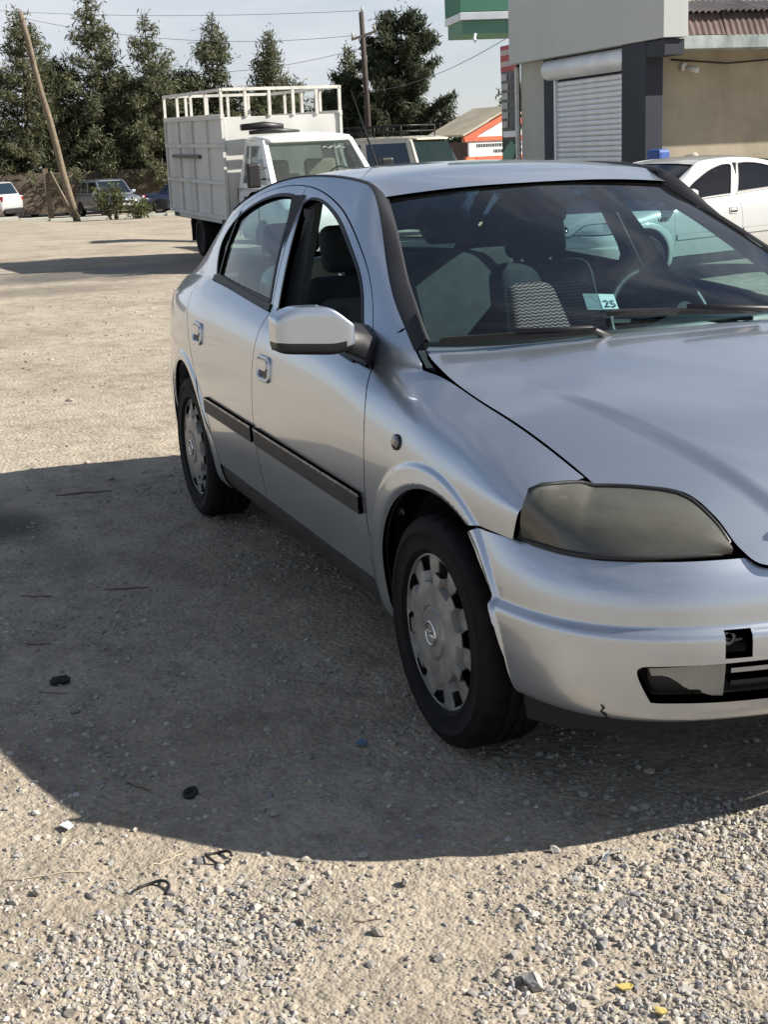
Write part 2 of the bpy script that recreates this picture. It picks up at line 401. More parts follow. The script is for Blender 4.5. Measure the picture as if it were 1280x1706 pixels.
def panel(name, fn, poly, mat, parent, holes=(), su=1.0, sv=1.0, step=0.02, rim=0.012, mirror=False, off=0.0, flip=False, bstep=None, gstep=None, fine=None):
    """surface fn(u,v) trimmed by a polygon; edges folded inwards by rim"""
    bstep = bstep or step*0.8
    sc = np.array([su, sv])
    loops = [densify(poly, su, sv, bstep)*sc] + [densify(h, su, sv, bstep)*sc for h in holes]
    gu, gv = gstep or (step, step)
    lo = loops[0].min(0); hi = loops[0].max(0)
    g = np.stack(np.meshgrid(np.arange(lo[0]+gu/2, hi[0], gu), np.arange(lo[1]+gv/2, hi[1], gv), indexing='ij'), -1).reshape(-1, 2)
    if fine:
        fs_, test = fine
        g = g[~test(fn(g[:, 0]/su, g[:, 1]/sv))]
        f = np.stack(np.meshgrid(np.arange(lo[0]+fs_/2, hi[0], fs_), np.arange(lo[1]+fs_/2, hi[1], fs_), indexing='ij'), -1).reshape(-1, 2)
        f = f[test(fn(f[:, 0]/su, f[:, 1]/sv))]; g = np.vstack([g, f])
    ok = inside(loops[0], g)
    for h in loops[1:]: ok &= ~inside(h, g)
    g = g[ok]
    for L in loops:
        g = g[bdist(L, g) > (0.45*min(gu, gv) if not fine else 0.004)]
    pts = [Vector(q) for L in loops for q in L] + [Vector(q) for q in g]
    edges = []; base = 0
    for L in loops:
        n = len(L); edges += [(base+i, base+(i+1)%n) for i in range(n)]; base += n
    vo, eo, fo, _, _, _ = delaunay_2d_cdt(pts, edges, [], 0, 1e-7)
    V = np.array([(v.x, v.y) for v in vo]); Fc = np.array([f for f in fo if len(f) == 3])
    cen = V[Fc].mean(1); ok = inside(loops[0], cen)
    for h in loops[1:]: ok &= ~inside(h, cen)
    Fc = Fc[ok]
    def ev(Q): return fn(Q[:, 0]/su, Q[:, 1]/sv)
    def nrm(Q):
        e = 2e-3
        du = ev(Q+[e, 0])-ev(Q-[e, 0]); dv = ev(Q+[0, e])-ev(Q-[0, e])
        N = np.cross(du, dv); L = np.linalg.norm(N, axis=1)[:, None]; return N/np.maximum(L, 1e-12)
    P = ev(V); N = nrm(V)
    # orient outwards by majority face winding
    fn_ = np.cross(P[Fc[:, 1]]-P[Fc[:, 0]], P[Fc[:, 2]]-P[Fc[:, 0]])
    flip = (np.einsum('ij,ij->i', P-np.array([-1.3, 0, 0.55]), N)).sum() < 0      # outwards from the cabin
    if flip: N = -N
    if (np.einsum('ij,ij->i', fn_, N[Fc[:, 0]])).sum() < 0: Fc = Fc[:, ::-1]
    P = P + N*off
    verts = list(P); norms = list(N); faces = [tuple(f) for f in Fc]
    if rim > 0:
        for L in loops:
            Q = L; PQ = ev(Q); NQ = nrm(Q)*(-1 if flip else 1)
            top = PQ + NQ*off; bot = PQ + NQ*(off-rim)
            T = np.roll(PQ, -1, 0)-np.roll(PQ, 1, 0); S = np.cross(T, NQ); S /= np.maximum(np.linalg.norm(S, axis=1)[:, None], 1e-9)
            # decide outward direction of the side wall: away from polygon inside (only for normals)
            b0 = len(verts); n = len(Q)
            verts += list(top) + list(bot); norms += list(S) + list(S)
            for i in range(n):
                j = (i+1) % n; faces.append((b0+i, b0+j, b0+n+j, b0+n+i))
    verts = np.array(verts); norms = np.array(norms)
    if mirror:
        verts = verts*[1, -1, 1]; norms = norms*[1, -1, 1]; faces = [f[::-1] for f in faces]
    return mk(name, verts, faces, mat, parent, True, norms)

SU, SV = 1.0, 0.10
def near_arch(P):
    r = np.zeros(len(P), bool)
    for ax, az, ar, fx, fz, fr in ARCHES: r |= (np.hypot(P[:, 0]-fx, P[:, 2]-fz) < fr+0.03) & (P[:, 2] < 0.80)
    return r
FINE = (0.0068, near_arch)
def xz(poly, step=0.03, closed=True):
    """(x,z) outline on the body side -> (x,b)"""
    d = densify([q for q in poly], 1, 1, step, closed); return np.stack([d[:, 0], side_b(d[:, 0], d[:, 1])], -1)
def smooth_poly(pts, n=8, closed=True):
    """Catmull-Rom through points; a point given as (x,y,1) is a sharp corner"""
    P = [np.array(q[:2], float) for q in pts]; C = [len(q) > 2 and q[2] for q in pts]; k = len(P); out = []
    for i in range(k if closed else k-1):
        p0, p1, p2, p3 = P[(i-1)%k], P[i], P[(i+1)%k], P[(i+2)%k]
        if C[i] or (not closed and i == 0): p0 = p1-(p2-p1)
        if C[(i+1)%k] or (not closed and i == k-2): p3 = p2+(p2-p1)
        for j in range(n):
            t = j/n
            out.append(0.5*((2*p1)+(-p0+p2)*t+(2*p0-5*p1+4*p2-p3)*t*t+(-p0+3*p1-3*p2+p3)*t**3))
    if not closed: out.append(P[-1])
    return np.array(out)
def inset(poly, d):
    """move a closed outline inwards by d (same units)"""
    P = np.asarray(poly, float); T = np.roll(P, -1, 0)-np.roll(P, 1, 0); L = np.linalg.norm(T, axis=1)[:, None]; T = T/np.maximum(L, 1e-9)
    area = 0.5*np.sum(P[:, 0]*np.roll(P[:, 1], -1)-np.roll(P[:, 0], -1)*P[:, 1])
    N = np.stack([-T[:, 1], T[:, 0]], -1)*(1 if area > 0 else -1)
    return P+N*d

# outlines on the body side, (x, z)
FRAME_TOP = [(-0.518,0.915),(-0.60,1.000),(-0.70,1.075),(-0.887,1.178),(-1.10,1.276),(-1.316,1.336),(-1.563,1.374),(-1.82,1.380),(-2.10,1.352),(-2.32,1.298)]
REAR_GAP = [(-2.32,1.298),(-2.47,1.228),(-2.58,1.130),(-2.61,1.050),(-2.585,0.970),(-2.52,0.870),(-2.455,0.775),(-2.37,0.665),(-2.28,0.545),(-2.205,0.43),(-2.165,0.315)]
FRONT_GAP = [(-0.405,0.315),(-0.422,0.45),(-0.424,0.57),(-0.420,0.68),(-0.423,0.765),(-0.448,0.837),(-0.518,0.915)]
MID_GAP = [(-1.645,1.379),(-1.585,1.24),(-1.53,1.11),(-1.478,0.985),(-1.492,0.90),(-1.518,0.78),(-1.530,0.65),(-1.522,0.50),(-1.508,0.315)]
WIN_F = [(-1.400,0.985,1),(-1.478,1.140),(-1.578,1.322,1),(-1.520,1.340),(-1.378,1.327),(-1.161,1.270),(-0.954,1.180),(-0.790,1.092),(-0.640,0.985,1),(-0.640,0.945,1)]
WIN_R = [(-1.502,0.997,1),(-1.590,1.160),(-1.672,1.318),(-1.712,1.347),(-1.90,1.348),(-2.11,1.318),(-2.30,1.262),(-2.395,1.195),(-2.395,1.130),(-2.30,1.040,1)]
G = 0.0025
def sp(pts, n=6): return smooth_poly(pts, n, closed=False)
def arch_arc(i, a0, a1, n=40):
    ax, az, ar = ARCHES[i][:3]
    t = np.linspace(math.radians(a0), math.radians(a1), n); return np.stack([ax+ar*np.cos(t), az+ar*np.sin(t)], -1)

def local_frame(x, z):
    """point, tangents and outward normal on the right body side"""
    b = side_b([x], [z])[0]; P = side_pt([x], [b])[0]; e = 0.01
    dx = side_pt([x+e], [side_b([x+e], [z])[0]], fl=False)[0]-side_pt([x-e], [side_b([x-e], [z])[0]], fl=False)[0]
    dz = side_pt([x], [side_b([x], [z+e])[0]], fl=False)[0]-side_pt([x], [side_b([x], [z-e])[0]], fl=False)[0]
    dx /= np.linalg.norm(dx); dz /= np.linalg.norm(dz); n = np.cross(dx, dz); n /= np.linalg.norm(n)
    if n[1] > 0: n = -n
    return P, dx, dz, n

# hood height field
HOOD_ZC = cspline([-0.40,-0.16,0.0,0.14,0.30,0.45,0.58,0.68,0.75,0.79,0.825,0.86], [1.020,0.990,0.966,0.938,0.898,0.852,0.802,0.752,0.705,0.668,0.615,0.54])
HOOD_EW = cspline([-0.45,-0.33,-0.20,-0.10,0.0,0.14,0.26,0.44,0.60,0.75,0.90], [0.70,0.70,0.70,0.699,0.690,0.678,0.662,0.632,0.60,0.56,0.50])
HOOD_EZ = cspline([-0.45,-0.33,-0.20,-0.10,0.0,0.14,0.26,0.44,0.52,0.60,0.68,0.75,0.80,0.85], [1.0,0.966,0.927,0.904,0.882,0.857,0.826,0.762,0.727,0.685,0.628,0.572,0.525,0.47])
def hood_z(x, y):
    x = np.asarray(x, float); y = np.asarray(y, float); zc = HOOD_ZC(x); w = HOOD_EW(x); ze = HOOD_EZ(x); v = np.abs(y)/w
    z = zc - (zc-ze)*np.power(v, 2.3)
    yc = 0.565 - 0.30*np.clip(x, -.3, .9)-0.06*np.clip(x, 0, 1)**2       # the pressed ridge line either side
    amp = 0.013*smooth01((x+0.02)/0.55)
    t = (yc-np.abs(y))
    z = z + amp*(smooth01((t+0.018)/0.042)) - amp*0.55*smooth01((t-0.03)/0.25)
    return z
def hood_pt(x, y): return np.stack([x, y, hood_z(x, y)], -1)

WS_EDGE = cspline([0,0.12,0.28,0.45,0.62,0.8,1.0], [(-0.335,0.684,0.980),(-0.40,0.676,1.022),(-0.50,0.655,1.074),(-0.62,0.627,1.128),(-0.75,0.590,1.194),(-0.90,0.547,1.266),(-1.07,0.503,1.345)])
def ws_pt(t, v):
    t = np.asarray(t, float); v = np.asarray(v, float); E = WS_EDGE(t)
    bul = 1-v*v
    x = E[:, 0] + bul*(0.195*(1-t)+0.055*t); z = E[:, 2] + bul*(0.012*(1-t)+0.024*t)
    return np.stack([x, E[:, 1]*v, z], -1)
ROOF_ZC = cspline([-2.62,-2.42,-2.2,-1.9,-1.6,-1.3,-1.12,-1.0], [1.29,1.372,1.412,1.437,1.440,1.424,1.398,1.371])
def roof_pt(x, v):
    x = np.asarray(x, float); v = np.asarray(v, float); w = DITCH_W(x)-0.012; ze = DITCH_Z(x)-0.003; zc = ROOF_ZC(x)
    ze = np.minimum(ze, 1.3485+np.clip(-1.06-x, -0.1, 9)*0.36)
    return np.stack([x, w*v, zc-(zc-ze)*np.abs(v)**2.5], -1)
RW_X = cspline([0,1], [-2.42,-2.98])
def rear_win_pt(t, v):
    t = np.asarray(t, float); v = np.asarray(v, float)
    x0 = -2.43-0.53*t; w = 0.525+0.075*t; z0 = 1.372-0.332*t+0.02*np.sin(np.pi*t)
    return np.stack([x0-0.06*(1-v*v), w*v, z0-0.03*v*v], -1)
def trunk_pt(t, v):
    """boot lid from the rear window foot, over the edge, down to the bumper"""
    t = np.asarray(t, float); v = np.asarray(v, float)
    prof = cspline([0,0.3,0.55,0.68,0.76,0.86,1.0], [(-2.95,1.035),(-3.15,1.022),(-3.33,1.005),(-3.405,0.985),(-3.425,0.93),(-3.435,0.80),(-3.43,0.60)])
    P = prof(t); w = cspline([0,0.5,0.75,1.0],[0.64,0.615,0.56,0.55])(t)
    return np.stack([P[:, 0]+0.07*v*v, w*v, P[:, 1]-0.035*v*v*(1-t)], -1)
RB_XY = np.array([(-2.93,-0.806),(-3.10,-0.786),(-3.25,-0.740),(-3.37,-0.64),(-3.44,-0.45),(-3.465,-0.22),(-3.47,0.0)])
_rb = cspline([0,1,2,3,4,5,6,7,8], np.vstack([RB_XY, [(-3.465,0.22),(-3.44,0.45)]]))
def rear_bump_pt(s, z):
    s = np.asarray(s, float); z = np.asarray(z, float); sg = np.where(s > 6, -1.0, 1.0); ss = np.where(s > 6, 12-s, s)
    P = _rb(ss); o = lin_smooth([0.2,0.26,0.32,0.45,0.55,0.60,0.66,0.70],[-0.07,-0.02,0.0,0.008,0.01,0.0,-0.012,-0.03])(z)
    return np.stack([P[:, 0]-o*smooth01(ss/3), (P[:, 1]-o*(1-smooth01(ss/4)))*sg, z], -1)
def quarter_back_pt(s, z):
    """upper rear corner with the lamp, between quarter panel and boot lid"""
    s = np.asarray(s, float); z = np.asarray(z, float); P = _rb(s); k = np.clip((z-0.66)/0.30, 0, 1.2)
    return np.stack([P[:, 0]+0.03+0.05*k*k, P[:, 1]+0.012+0.12*k**2.2, z], -1)

def build_saloon(root, paint, side_glass, hero=True, open_front=True):
    both = (False, True)
    RI = 0.014
    win_f = xz(smooth_poly(WIN_F, 6)); win_r = xz(smooth_poly(WIN_R, 6))
    fgap, rgap, mgap, ftop = sp(FRONT_GAP), sp(REAR_GAP), sp(MID_GAP), sp(FRAME_TOP)
    out = {}
    def cut(name, poly_xz, **k):
        return panel
    # front door
    imid = None
    ft_front = [q for q in ftop if q[0] > -1.640]; ft_rear = [q for q in ftop if q[0] < -1.650]
    poly_fd = np.vstack([fgap, ft_front[1:], mgap])
    poly_rd = np.vstack([mgap[::-1], ft_rear, rgap[1:]])
    fd = inset(xz(poly_fd), 0); rd = inset(xz(poly_rd), 0)
    def gapin(pxb, d=G):      # inset by d in metric (x, b*SV)
        q = pxb*[SU, SV]; return inset(q, d)/[SU, SV]
    fd = gapin(fd); rd = gapin(rd)
    # fender
    fend_low = np.vstack([[(0.405,0.642)], [(0.262,0.643)], arch_arc(0, 62, 203, 50), [(-0.330,0.165)], [(-0.400,0.165)]])
    f1 = xz(fend_low, 0.02, False)
    fgap_up = sp(FRONT_GAP, 8)
    _fu = np.array([q for q in ftop if -0.580 < q[0] < -0.5185]); f2 = xz(np.vstack([[(-0.400,0.20)], fgap_up, _fu]), 0.03, False)
    JOINT = np.array([(-0.580,0.984),(-0.530,0.990),(-0.490,0.998),(-0.458,1.008)])
    top = [tuple(q) for q in xz(JOINT, 0.02, False)] + [(-0.450, 12.0)] + [(x, 12.0) for x in np.linspace(-0.435, -0.31, 6)] + [(x, 8.0) for x in np.linspace(-0.295, 0.425, 24)]
    zz = np.linspace(0.755, 0.65, 6); xx = np.linspace(0.437, 0.408, 6)
    f3 = np.stack([xx, side_b(xx, zz)], -1)
    fender = np.vstack([f1, f2, top, f3]); fender = gapin(fender)
    # body side frame: A-pillar, roof rail, C-pillar, rear quarter
    arch_r = arch_arc(1, 22, 176, 54)                      # from behind the door round the wheel to the tail
    side_poly = [(-0.482, 12.0), (-0.512, 10.2)]
    a = xz(np.vstack([[q for q in ftop if q[0] < -0.584], rgap[1:]]), 0.03, False)
    low = xz(np.vstack([[(-2.165,0.20)], [(-2.235,0.20)], [q for q in arch_r if q[1] > 0.2], [(-2.985,0.30)], [(-2.985,0.62)], [(-3.20,0.655)]]), 0.03, False)
    tail = [(-3.24, 5.6), (-3.30, 6.6), (-3.345, 7.4), (-3.36, 8.0)] 
    ditch = [(x, 12.0) for x in np.linspace(-3.05, -0.47, 80)]
    dk = [(x, 8.0+4.0*smooth01((x+3.36)/0.30)) for x in np.linspace(-3.34, -3.07, 8)]
    side_poly = np.vstack([[(-0.447,12.0)], xz(JOINT[::-1]+[0,-0.004], 0.02, False)[1:], a, low, tail, dk, ditch]); side_poly = gapin(side_poly)
    for mi in both:
        k = dict(su=SU, sv=SV, step=0.022, mirror=mi)
        out['fender', mi] = panel('front_fender', side_pt, fender, paint, root, rim=RI, fine=FINE, bstep=0.010, **k)
        out['fd', mi] = panel('front_door', side_pt, fd, paint, root, holes=[win_f], rim=RI, fine=FINE, **k)
        out['rd', mi] = panel('rear_door', side_pt, rd, paint, root, holes=[win_r], rim=RI, fine=FINE, **k)
        out['side', mi] = panel('body_side', side_pt, side_poly, paint, root, rim=RI, fine=FINE, **k)
        # sill under the doors
        sill = xz(np.array([(-0.345,0.186),(-0.405,0.310),(-1.5,0.310),(-2.168,0.310),(-2.225,0.186),(-1.2,0.186)]), 0.05)
        panel('sill', lambda u, v: side_pt(u, v)+[0, 0.006, 0], sill, M_sill, root, rim=0.03, su=SU, sv=SV, step=0.03, mirror=mi)
        # dark backing behind the gaps
        shell = np.vstack([xz(np.array([(-0.36,0.20),(-2.20,0.20)]), .05, False), xz(arch_arc(1, 20, 160, 30), .05, False), [(-3.2,5.0), (-3.2,7.6)], [(x, 11.9) for x in np.linspace(-3.0,-0.46,60)], [(-0.40,7.7),(0.0,7.7),(0.40,7.5),(0.40,4.8)], xz(arch_arc(0, 55, 195, 30), .05, False)])
        panel('inner_shell', side_pt, shell, M_gap, root, holes=[gapin(win_f, -0.004), gapin(win_r, -0.004)], su=SU, sv=SV, step=0.05, mirror=mi, off=-0.016, rim=0)
        # glass and window rubber
        def win_trim(win, parent, nm, wdt=0.011):
            q = win*[SU, SV]; outer = inset(q, -0.004); inner = inset(q, wdt)
            panel(nm, side_pt, outer/[SU, SV], M_black, parent, holes=[inner/[SU, SV]], su=SU, sv=SV, step=0.02, mirror=mi, off=0.0025, rim=0.02, bstep=0.012)
        win_trim(win_f, out['fd', mi], 'window_rubber', 0.006); win_trim(win_r, out['rd', mi], 'window_rubber')
        if mi or not open_front:
            panel('window_glass', side_pt, gapin(win_f, -0.003), side_glass, out['fd', mi], su=SU, sv=SV, step=0.04, mirror=mi, off=-0.008, rim=0)
        panel('window_glass', side_pt, gapin(win_r, -0.003), side_glass, out['rd', mi], su=SU, sv=SV, step=0.04, mirror=mi, off=-0.008, rim=0)
        # bar between drop glass and fixed quarter light
        qd = xz(np.array([(-2.262,1.030),(-2.245,1.033),(-2.300,1.285),(-2.322,1.280)]), 0.02)
        panel('window_bar', side_pt, qd, M_black, out['rd', mi], su=SU, sv=SV, step=0.02, mirror=mi, off=0.001, rim=0.012)
        # belt moulding
        for nm, x0, x1, par in (('belt_moulding', -1.405, -0.62, 'fd'), ('belt_moulding', -2.33, -1.485, 'rd')):
            xs = np.linspace(x0, x1, 24); zl = BELT_Z(xs)-0.006+np.where(xs > -0.9, -0.004, 0); zh = zl+0.024
            poly = np.vstack([np.stack([xs, side_b(xs, zl)], -1), np.stack([xs[::-1], side_b(xs[::-1], zh[::-1])], -1)])
            panel(nm, side_pt, poly, M_black, out[par, mi], su=SU, sv=SV, step=0.02, mirror=mi, off=0.006, rim=0.014)
        # rubbing strip with a worn bright upper edge
        for x0, x1, par in ((-1.500, -0.452, 'fd'), (-2.195, -1.540, 'rd')):
            for nm, za, zb_, mt, o_ in (('rubbing_strip', 0.512, 0.562, M_trim, 0.013), ('bright_edge', 0.562, 0.5705, M_worn, 0.013)):
                xs = np.linspace(x0, x1, 30); rise = 0.012*np.clip((-0.45-xs)/1.75, 0, 1)
                poly = np.vstack([np.stack([xs, side_b(xs, za+rise)], -1), np.stack([xs[::-1], side_b(xs[::-1], (zb_+rise)[::-1])], -1)])
                panel(nm, side_pt, poly, mt, out[par, mi], su=SU, sv=SV, step=0.02, mirror=mi, off=o_, rim=o_+0.002)
        # door handles: framed cup with a flap
        for hx, hz, par in ((-1.375, 0.800, 'fd'), (-2.300, 0.822, 'rd')):
            P, dx, dz, n = local_frame(hx, hz)
            def rr(w, h, r, o_, m_=10):
                pts = []
                for cx, cz, a0 in ((w-r,h-r,0),(-w+r,h-r,90),(-w+r,-h+r,180),(w-r,-h+r,270)):
                    for t in np.linspace(a0, a0+90, m_):
                        c_, s_ = math.cos(math.radians(t)), math.sin(math.radians(t)); q = P+dx*(cx+r*c_)+dz*(cz+r*s_)+n*o_
                        pts.append(q)
                return pts
            sgn = [1, -1, 1] if mi else [1, 1, 1]
            A, B_, Cc, D = rr(.072,.044,.026,.000), rr(.070,.042,.025,.007), rr(.060,.033,.020,.007), rr(.056,.030,.018,-.010)
            nn = len(A); vs = np.array(A+B_+Cc+D)*sgn; fs = []
            for L in range(3):
                for i in range(nn):
                    j = (i+1) % nn; fs.append((L*nn+i, L*nn+j, (L+1)*nn+j, (L+1)*nn+i))
            if mi: fs = [f[::-1] for f in fs]
            hd = mk('door_handle', vs, fs, paint, out[par, mi])
            cup = np.array([q for q in rr(.056,.030,.018,.001)])*sgn
            mk('handle_cup', cup, [tuple(range(nn))[::(-1 if mi else 1)]], M_black, hd, False)
            up = [q+dz*.012 for q in rr(.050,.017,.012,.010)]; up0 = [q+dz*.012 for q in rr(.054,.020,.014,.000)]
            vs = np.array(up0+up)*sgn; fs = [(i, (i+1)%nn, nn+(i+1)%nn, nn+i) for i in range(nn)]+[tuple(range(nn, 2*nn))]
            if mi: fs = [f[::-1] for f in fs]
            mk('handle_flap', vs, fs, paint, hd, False)
            if hero and par == 'fd' and not mi or hero and par == 'rd' and not mi:
                kc = P - dz*0.0 + dx*0.0
        # side repeater lamp
        P, dx, dz, n = local_frame(-0.190, 0.762)
        mb = MB(); ring = []
        prof = [(1.0, 0.0), (1.0, 0.003), (0.88, 0.005), (0.80, 0.005)]
        vs = []; fs = []; N_ = 28
        for r, h in prof:
            for i in range(N_):
                t = 2*math.pi*i/N_; vs.append(P+dx*0.027*r*math.cos(t)+dz*0.021*r*math.sin(t)+n*h)
        for L in range(3):
            for i in range(N_): fs.append((L*N_+i, L*N_+(i+1)%N_, (L+1)*N_+(i+1)%N_, (L+1)*N_+i))
        sgn = np.array([1, -1 if mi else 1, 1]); vs = np.array(vs)*sgn
        rp = mk('side_repeater', vs, [f[::(-1 if mi else 1)] for f in fs], M_black, out['fender', mi])
        lens = []; lf = []
        for r, h in ((0.82, 0.0045), (0.55, 0.007), (0.0, 0.008)):
            for i in range(N_):
                t = 2*math.pi*i/N_; lens.append(P+dx*0.027*r*math.cos(t)+dz*0.021*r*math.sin(t)+n*h)
        for L in range(2):
            for i in range(N_): lf.append((L*N_+i, L*N_+(i+1)%N_, (L+1)*N_+(i+1)%N_, (L+1)*N_+i))
        mk('lens', np.array(lens)*sgn, [f[::(-1 if mi else 1)] for f in lf], M_smoke, rp)
        # tail lamp in the rear corner
        tl = smooth_poly([(2.35,0.68,1),(3.25,0.685,1),(3.55,0.70),(3.62,0.93,1),(3.2,0.962),(2.75,0.95),(2.45,0.90)], 5)
        panel('tail_lamp', quarter_back_pt, tl, M_tail, root, su=0.16, sv=1.0, step=0.03, mirror=mi, off=0.004, rim=0.02, flip=True)
        qb = [(1.95,0.655),(5.0,0.655),(4.6,0.965),(2.3,0.965)]
        panel('rear_corner', quarter_back_pt, qb, paint, root, su=0.16, sv=1.0, step=0.04, mirror=mi, rim=0.01, flip=True)
        # A-pillar and roof ditch strip
        xs = np.concatenate([np.linspace(-0.36, -1.08, 30), np.linspace(-1.11, -2.5, 40)])
        Pd = np.stack([xs, DITCH_W(xs), DITCH_Z(xs)], -1); tt = np.linspace(0.03, 1.0, 30)
        We = WS_EDGE(tt); inn = np.vstack([We+[0.008,-0.004,0.004], np.stack([xs[30:], DITCH_W(xs[30:])-0.018, DITCH_Z(xs[30:])+0.0], -1)])
        o1 = Pd+[0, 0.004, 0.001]; o2 = Pd+[0.001, -0.002, 0.004]; i2 = inn+[0.002, 0.006, 0.004]; i1 = inn+[0, -0.006, -0.004]
        R_ = [o1, o2, i2, i1]; nn = len(xs); vs = np.vstack(R_)*[1, 1 if mi else -1, 1]; fs = []
        for L in range(3):
            for i in range(nn-1): fs.append((L*nn+i, L*nn+i+1, (L+1)*nn+i+1, (L+1)*nn+i))
        mk('pillar_strip', vs, fs if mi else [f[::-1] for f in fs], M_black2, root)
    # hood (with grille slot in its nose)
    es = np.linspace(-0.255, 0.428, 40); ew = HOOD_EW(es)-0.0035
    right = np.stack([es, -ew], -1)
    nose_r = smooth_poly([(0.448,-0.628,1),(0.505,-0.548),(0.572,-0.474),(0.652,-0.446),(0.722,-0.436),(0.770,-0.402),(0.797,-0.30),(0.807,-0.15),(0.811,0.0)], 6, closed=False)
    rear = smooth_poly([(-0.160,0.0),(-0.175,-0.2),(-0.220,-0.42),(-0.305,-0.60),(-0.346,-0.662),(-0.332,-0.688),(-0.27,-0.697)], 6, closed=False)
    half = np.vstack([rear[:-1], right, nose_r])
    full = np.vstack([half, (half[::-1]*[1, -1])[1:-1]])
    gr = smooth_poly([(0.690,0.0),(0.692,-0.2),(0.700,-0.325),(0.722,-0.352),(0.748,-0.335),(0.756,-0.2),(0.759,0.0),(0.756,0.2),(0.748,0.335),(0.722,0.352),(0.700,0.325),(0.692,0.2)], 5)
    hood = panel('hood', hood_pt, full, paint, root, holes=[gr], step=0.022, rim=0.02, gstep=(0.016,0.018), fine=(0.0062, lambda P: (np.abs(0.565-0.30*P[:, 0]-0.06*np.clip(P[:, 0], 0, 1)**2-np.abs(P[:, 1])) < 0.045) & (P[:, 0] > -0.1)))
    panel('grille_backing', lambda u, v: hood_pt(u, v)-[0.03,0,0.012], inset(gr, -0.01), M_black, hood, step=0.03, rim=0)
    mb = MB(); ys = np.linspace(-0.345, 0.345, 24)
    mb.tube([(0.728+0.03-0.02*abs(y)/.35, y, hood_z(0.728, y)+0.004) for y in ys], 0.012, 8)
    mb.build('grille_bar', M_chrome, hood)
    mb = MB(); mb.tube([(0.776+0.042*math.sin(t)*0.45, 0.042*math.cos(t), 0.694+0.042*math.sin(t)*0.85) for t in np.linspace(0, 2*math.pi, 25)[:-1]], 0.006, 8, closed=True)
    zz_ = [(-0.05,0.0),(0.012,0.006),(-0.006,-0.006),(0.05,0.0)]
    mb.tube([(0.780, y, 0.694+z*1.0) for y, z in zz_], [0.002,0.006,0.006,0.002], 6); mb.build('emblem', M_chrome, hood)
    # dark band under the shut line of hood and lamps
    # windscreen
    bt = [(0.0,-1),(0.0,1),(1.0,1),(1.0,-1)]
    wp = np.vstack([[(0.015, v) for v in np.linspace(-0.995, 0.995, 30)], [(t, 0.995) for t in np.linspace(0.03, 0.985, 20)], [(0.99, v) for v in np.linspace(0.97, -0.97, 30)], [(t, -0.995) for t in np.linspace(0.985, 0.03, 20)]])
    wsg = panel('windscreen', ws_pt, wp, M_ws if hero else side_glass, root, su=0.85, sv=0.6, step=0.05, rim=0, flip=True)
    if hero:
        band = np.vstack([[(0.775, v) for v in np.linspace(-0.99, 0.99, 30)], [(0.99, v) for v in np.linspace(0.97, -0.97, 30)]])
        panel('sun_band', ws_pt, band, M_band, wsg, su=0.85, sv=0.6, step=0.05, rim=0, off=-0.004, flip=True)
        frit = np.vstack([[(0.02, v) for v in np.linspace(-0.97, 0.97, 30)], [(0.075, v) for v in np.linspace(0.95, -0.95, 30)]])
    # roof
    rp = np.vstack([[(x, -1.0) for x in np.linspace(-2.40, -1.075, 30)], [(-0.999-0.055*v*v, v) for v in np.linspace(-0.97, 0.97, 24)], [(x, 1.0) for x in np.linspace(-1.075, -2.40, 30)], [(-2.475+0.06*v*v, v) for v in np.linspace(0.97, -0.97, 24)]])
    rp[:, 0] = np.clip(rp[:, 0], -2.5, -1.0)
    panel('roof', roof_pt, rp, paint, root, su=1.0, sv=0.54, step=0.03, rim=0.007)
    q = [(t, v) for v in (-1,) for t in np.linspace(0, 1, 12)] + [(1, v) for v in np.linspace(-0.9, 0.9, 16)] + [(t, 1) for t in np.linspace(1, 0, 12)] + [(0, v) for v in np.linspace(0.9, -0.9, 16)]
    panel('rear_window', rear_win_pt, np.array(q), side_glass, root, su=0.62, sv=0.56, step=0.05, rim=0, flip=False)
    fr_o = [(-0.03,-1.06),(1.04,-1.06),(1.04,1.06),(-0.03,1.06)]; fr_i = [(0.03,-0.95),(0.96,-0.95),(0.96,0.95),(0.03,0.95)]
    panel('rear_window_frame', rear_win_pt, np.array(fr_o), M_black, root, holes=[np.array(fr_i)], su=0.62, sv=0.56, step=0.04, rim=0.015, off=0.002)
    tq = np.vstack([[(t, -1) for t in np.linspace(0.02, 0.99, 30)], [(0.99, v) for v in np.linspace(-0.9, 0.9, 12)], [(t, 1) for t in np.linspace(0.99, 0.02, 30)], [(0.02, v) for v in np.linspace(0.9, -0.9, 12)]])
    panel('boot_lid', trunk_pt, tq, paint, root, su=0.7, sv=0.6, step=0.035, rim=0.015)
    rb = [(0.30,0.27),(11.70,0.27),(11.74,0.42),(11.92,0.55),(11.8,0.645),(0.2,0.645),(0.08,0.55),(0.26,0.42)]
    panel('rear_bumper', rear_bump_pt, np.array(rb), paint, root, su=0.16, sv=1.0, step=0.035, rim=0.006)
    # front bumper
    arc = [(1.455,0.285),(1.43,0.32),(1.365,0.38),(1.22,0.445),(0.98,0.500),(0.72,0.545),(0.42,0.590),(0.16,0.622)]
    topl = [(0.42,0.6405),(1.30,0.6395),(2.0,0.633),(2.9,0.632),(3.8,0.634),(4.6,0.634),(5.05,0.634),(5.25,0.613),(5.8,0.618),(7.0,0.624)]
    botl = [(7.0,0.283),(5.25,0.283),(4.2,0.284),(3.4,0.285),(2.6,0.286),(2.0,0.286)]
    h1 = np.array(arc+topl)
    bl = np.vstack([h1, (h1[::-1]*[-1, 1]+[14, 0])[1:], (np.array(botl[:0:-1])*[-1, 1]+[14, 0]), botl])
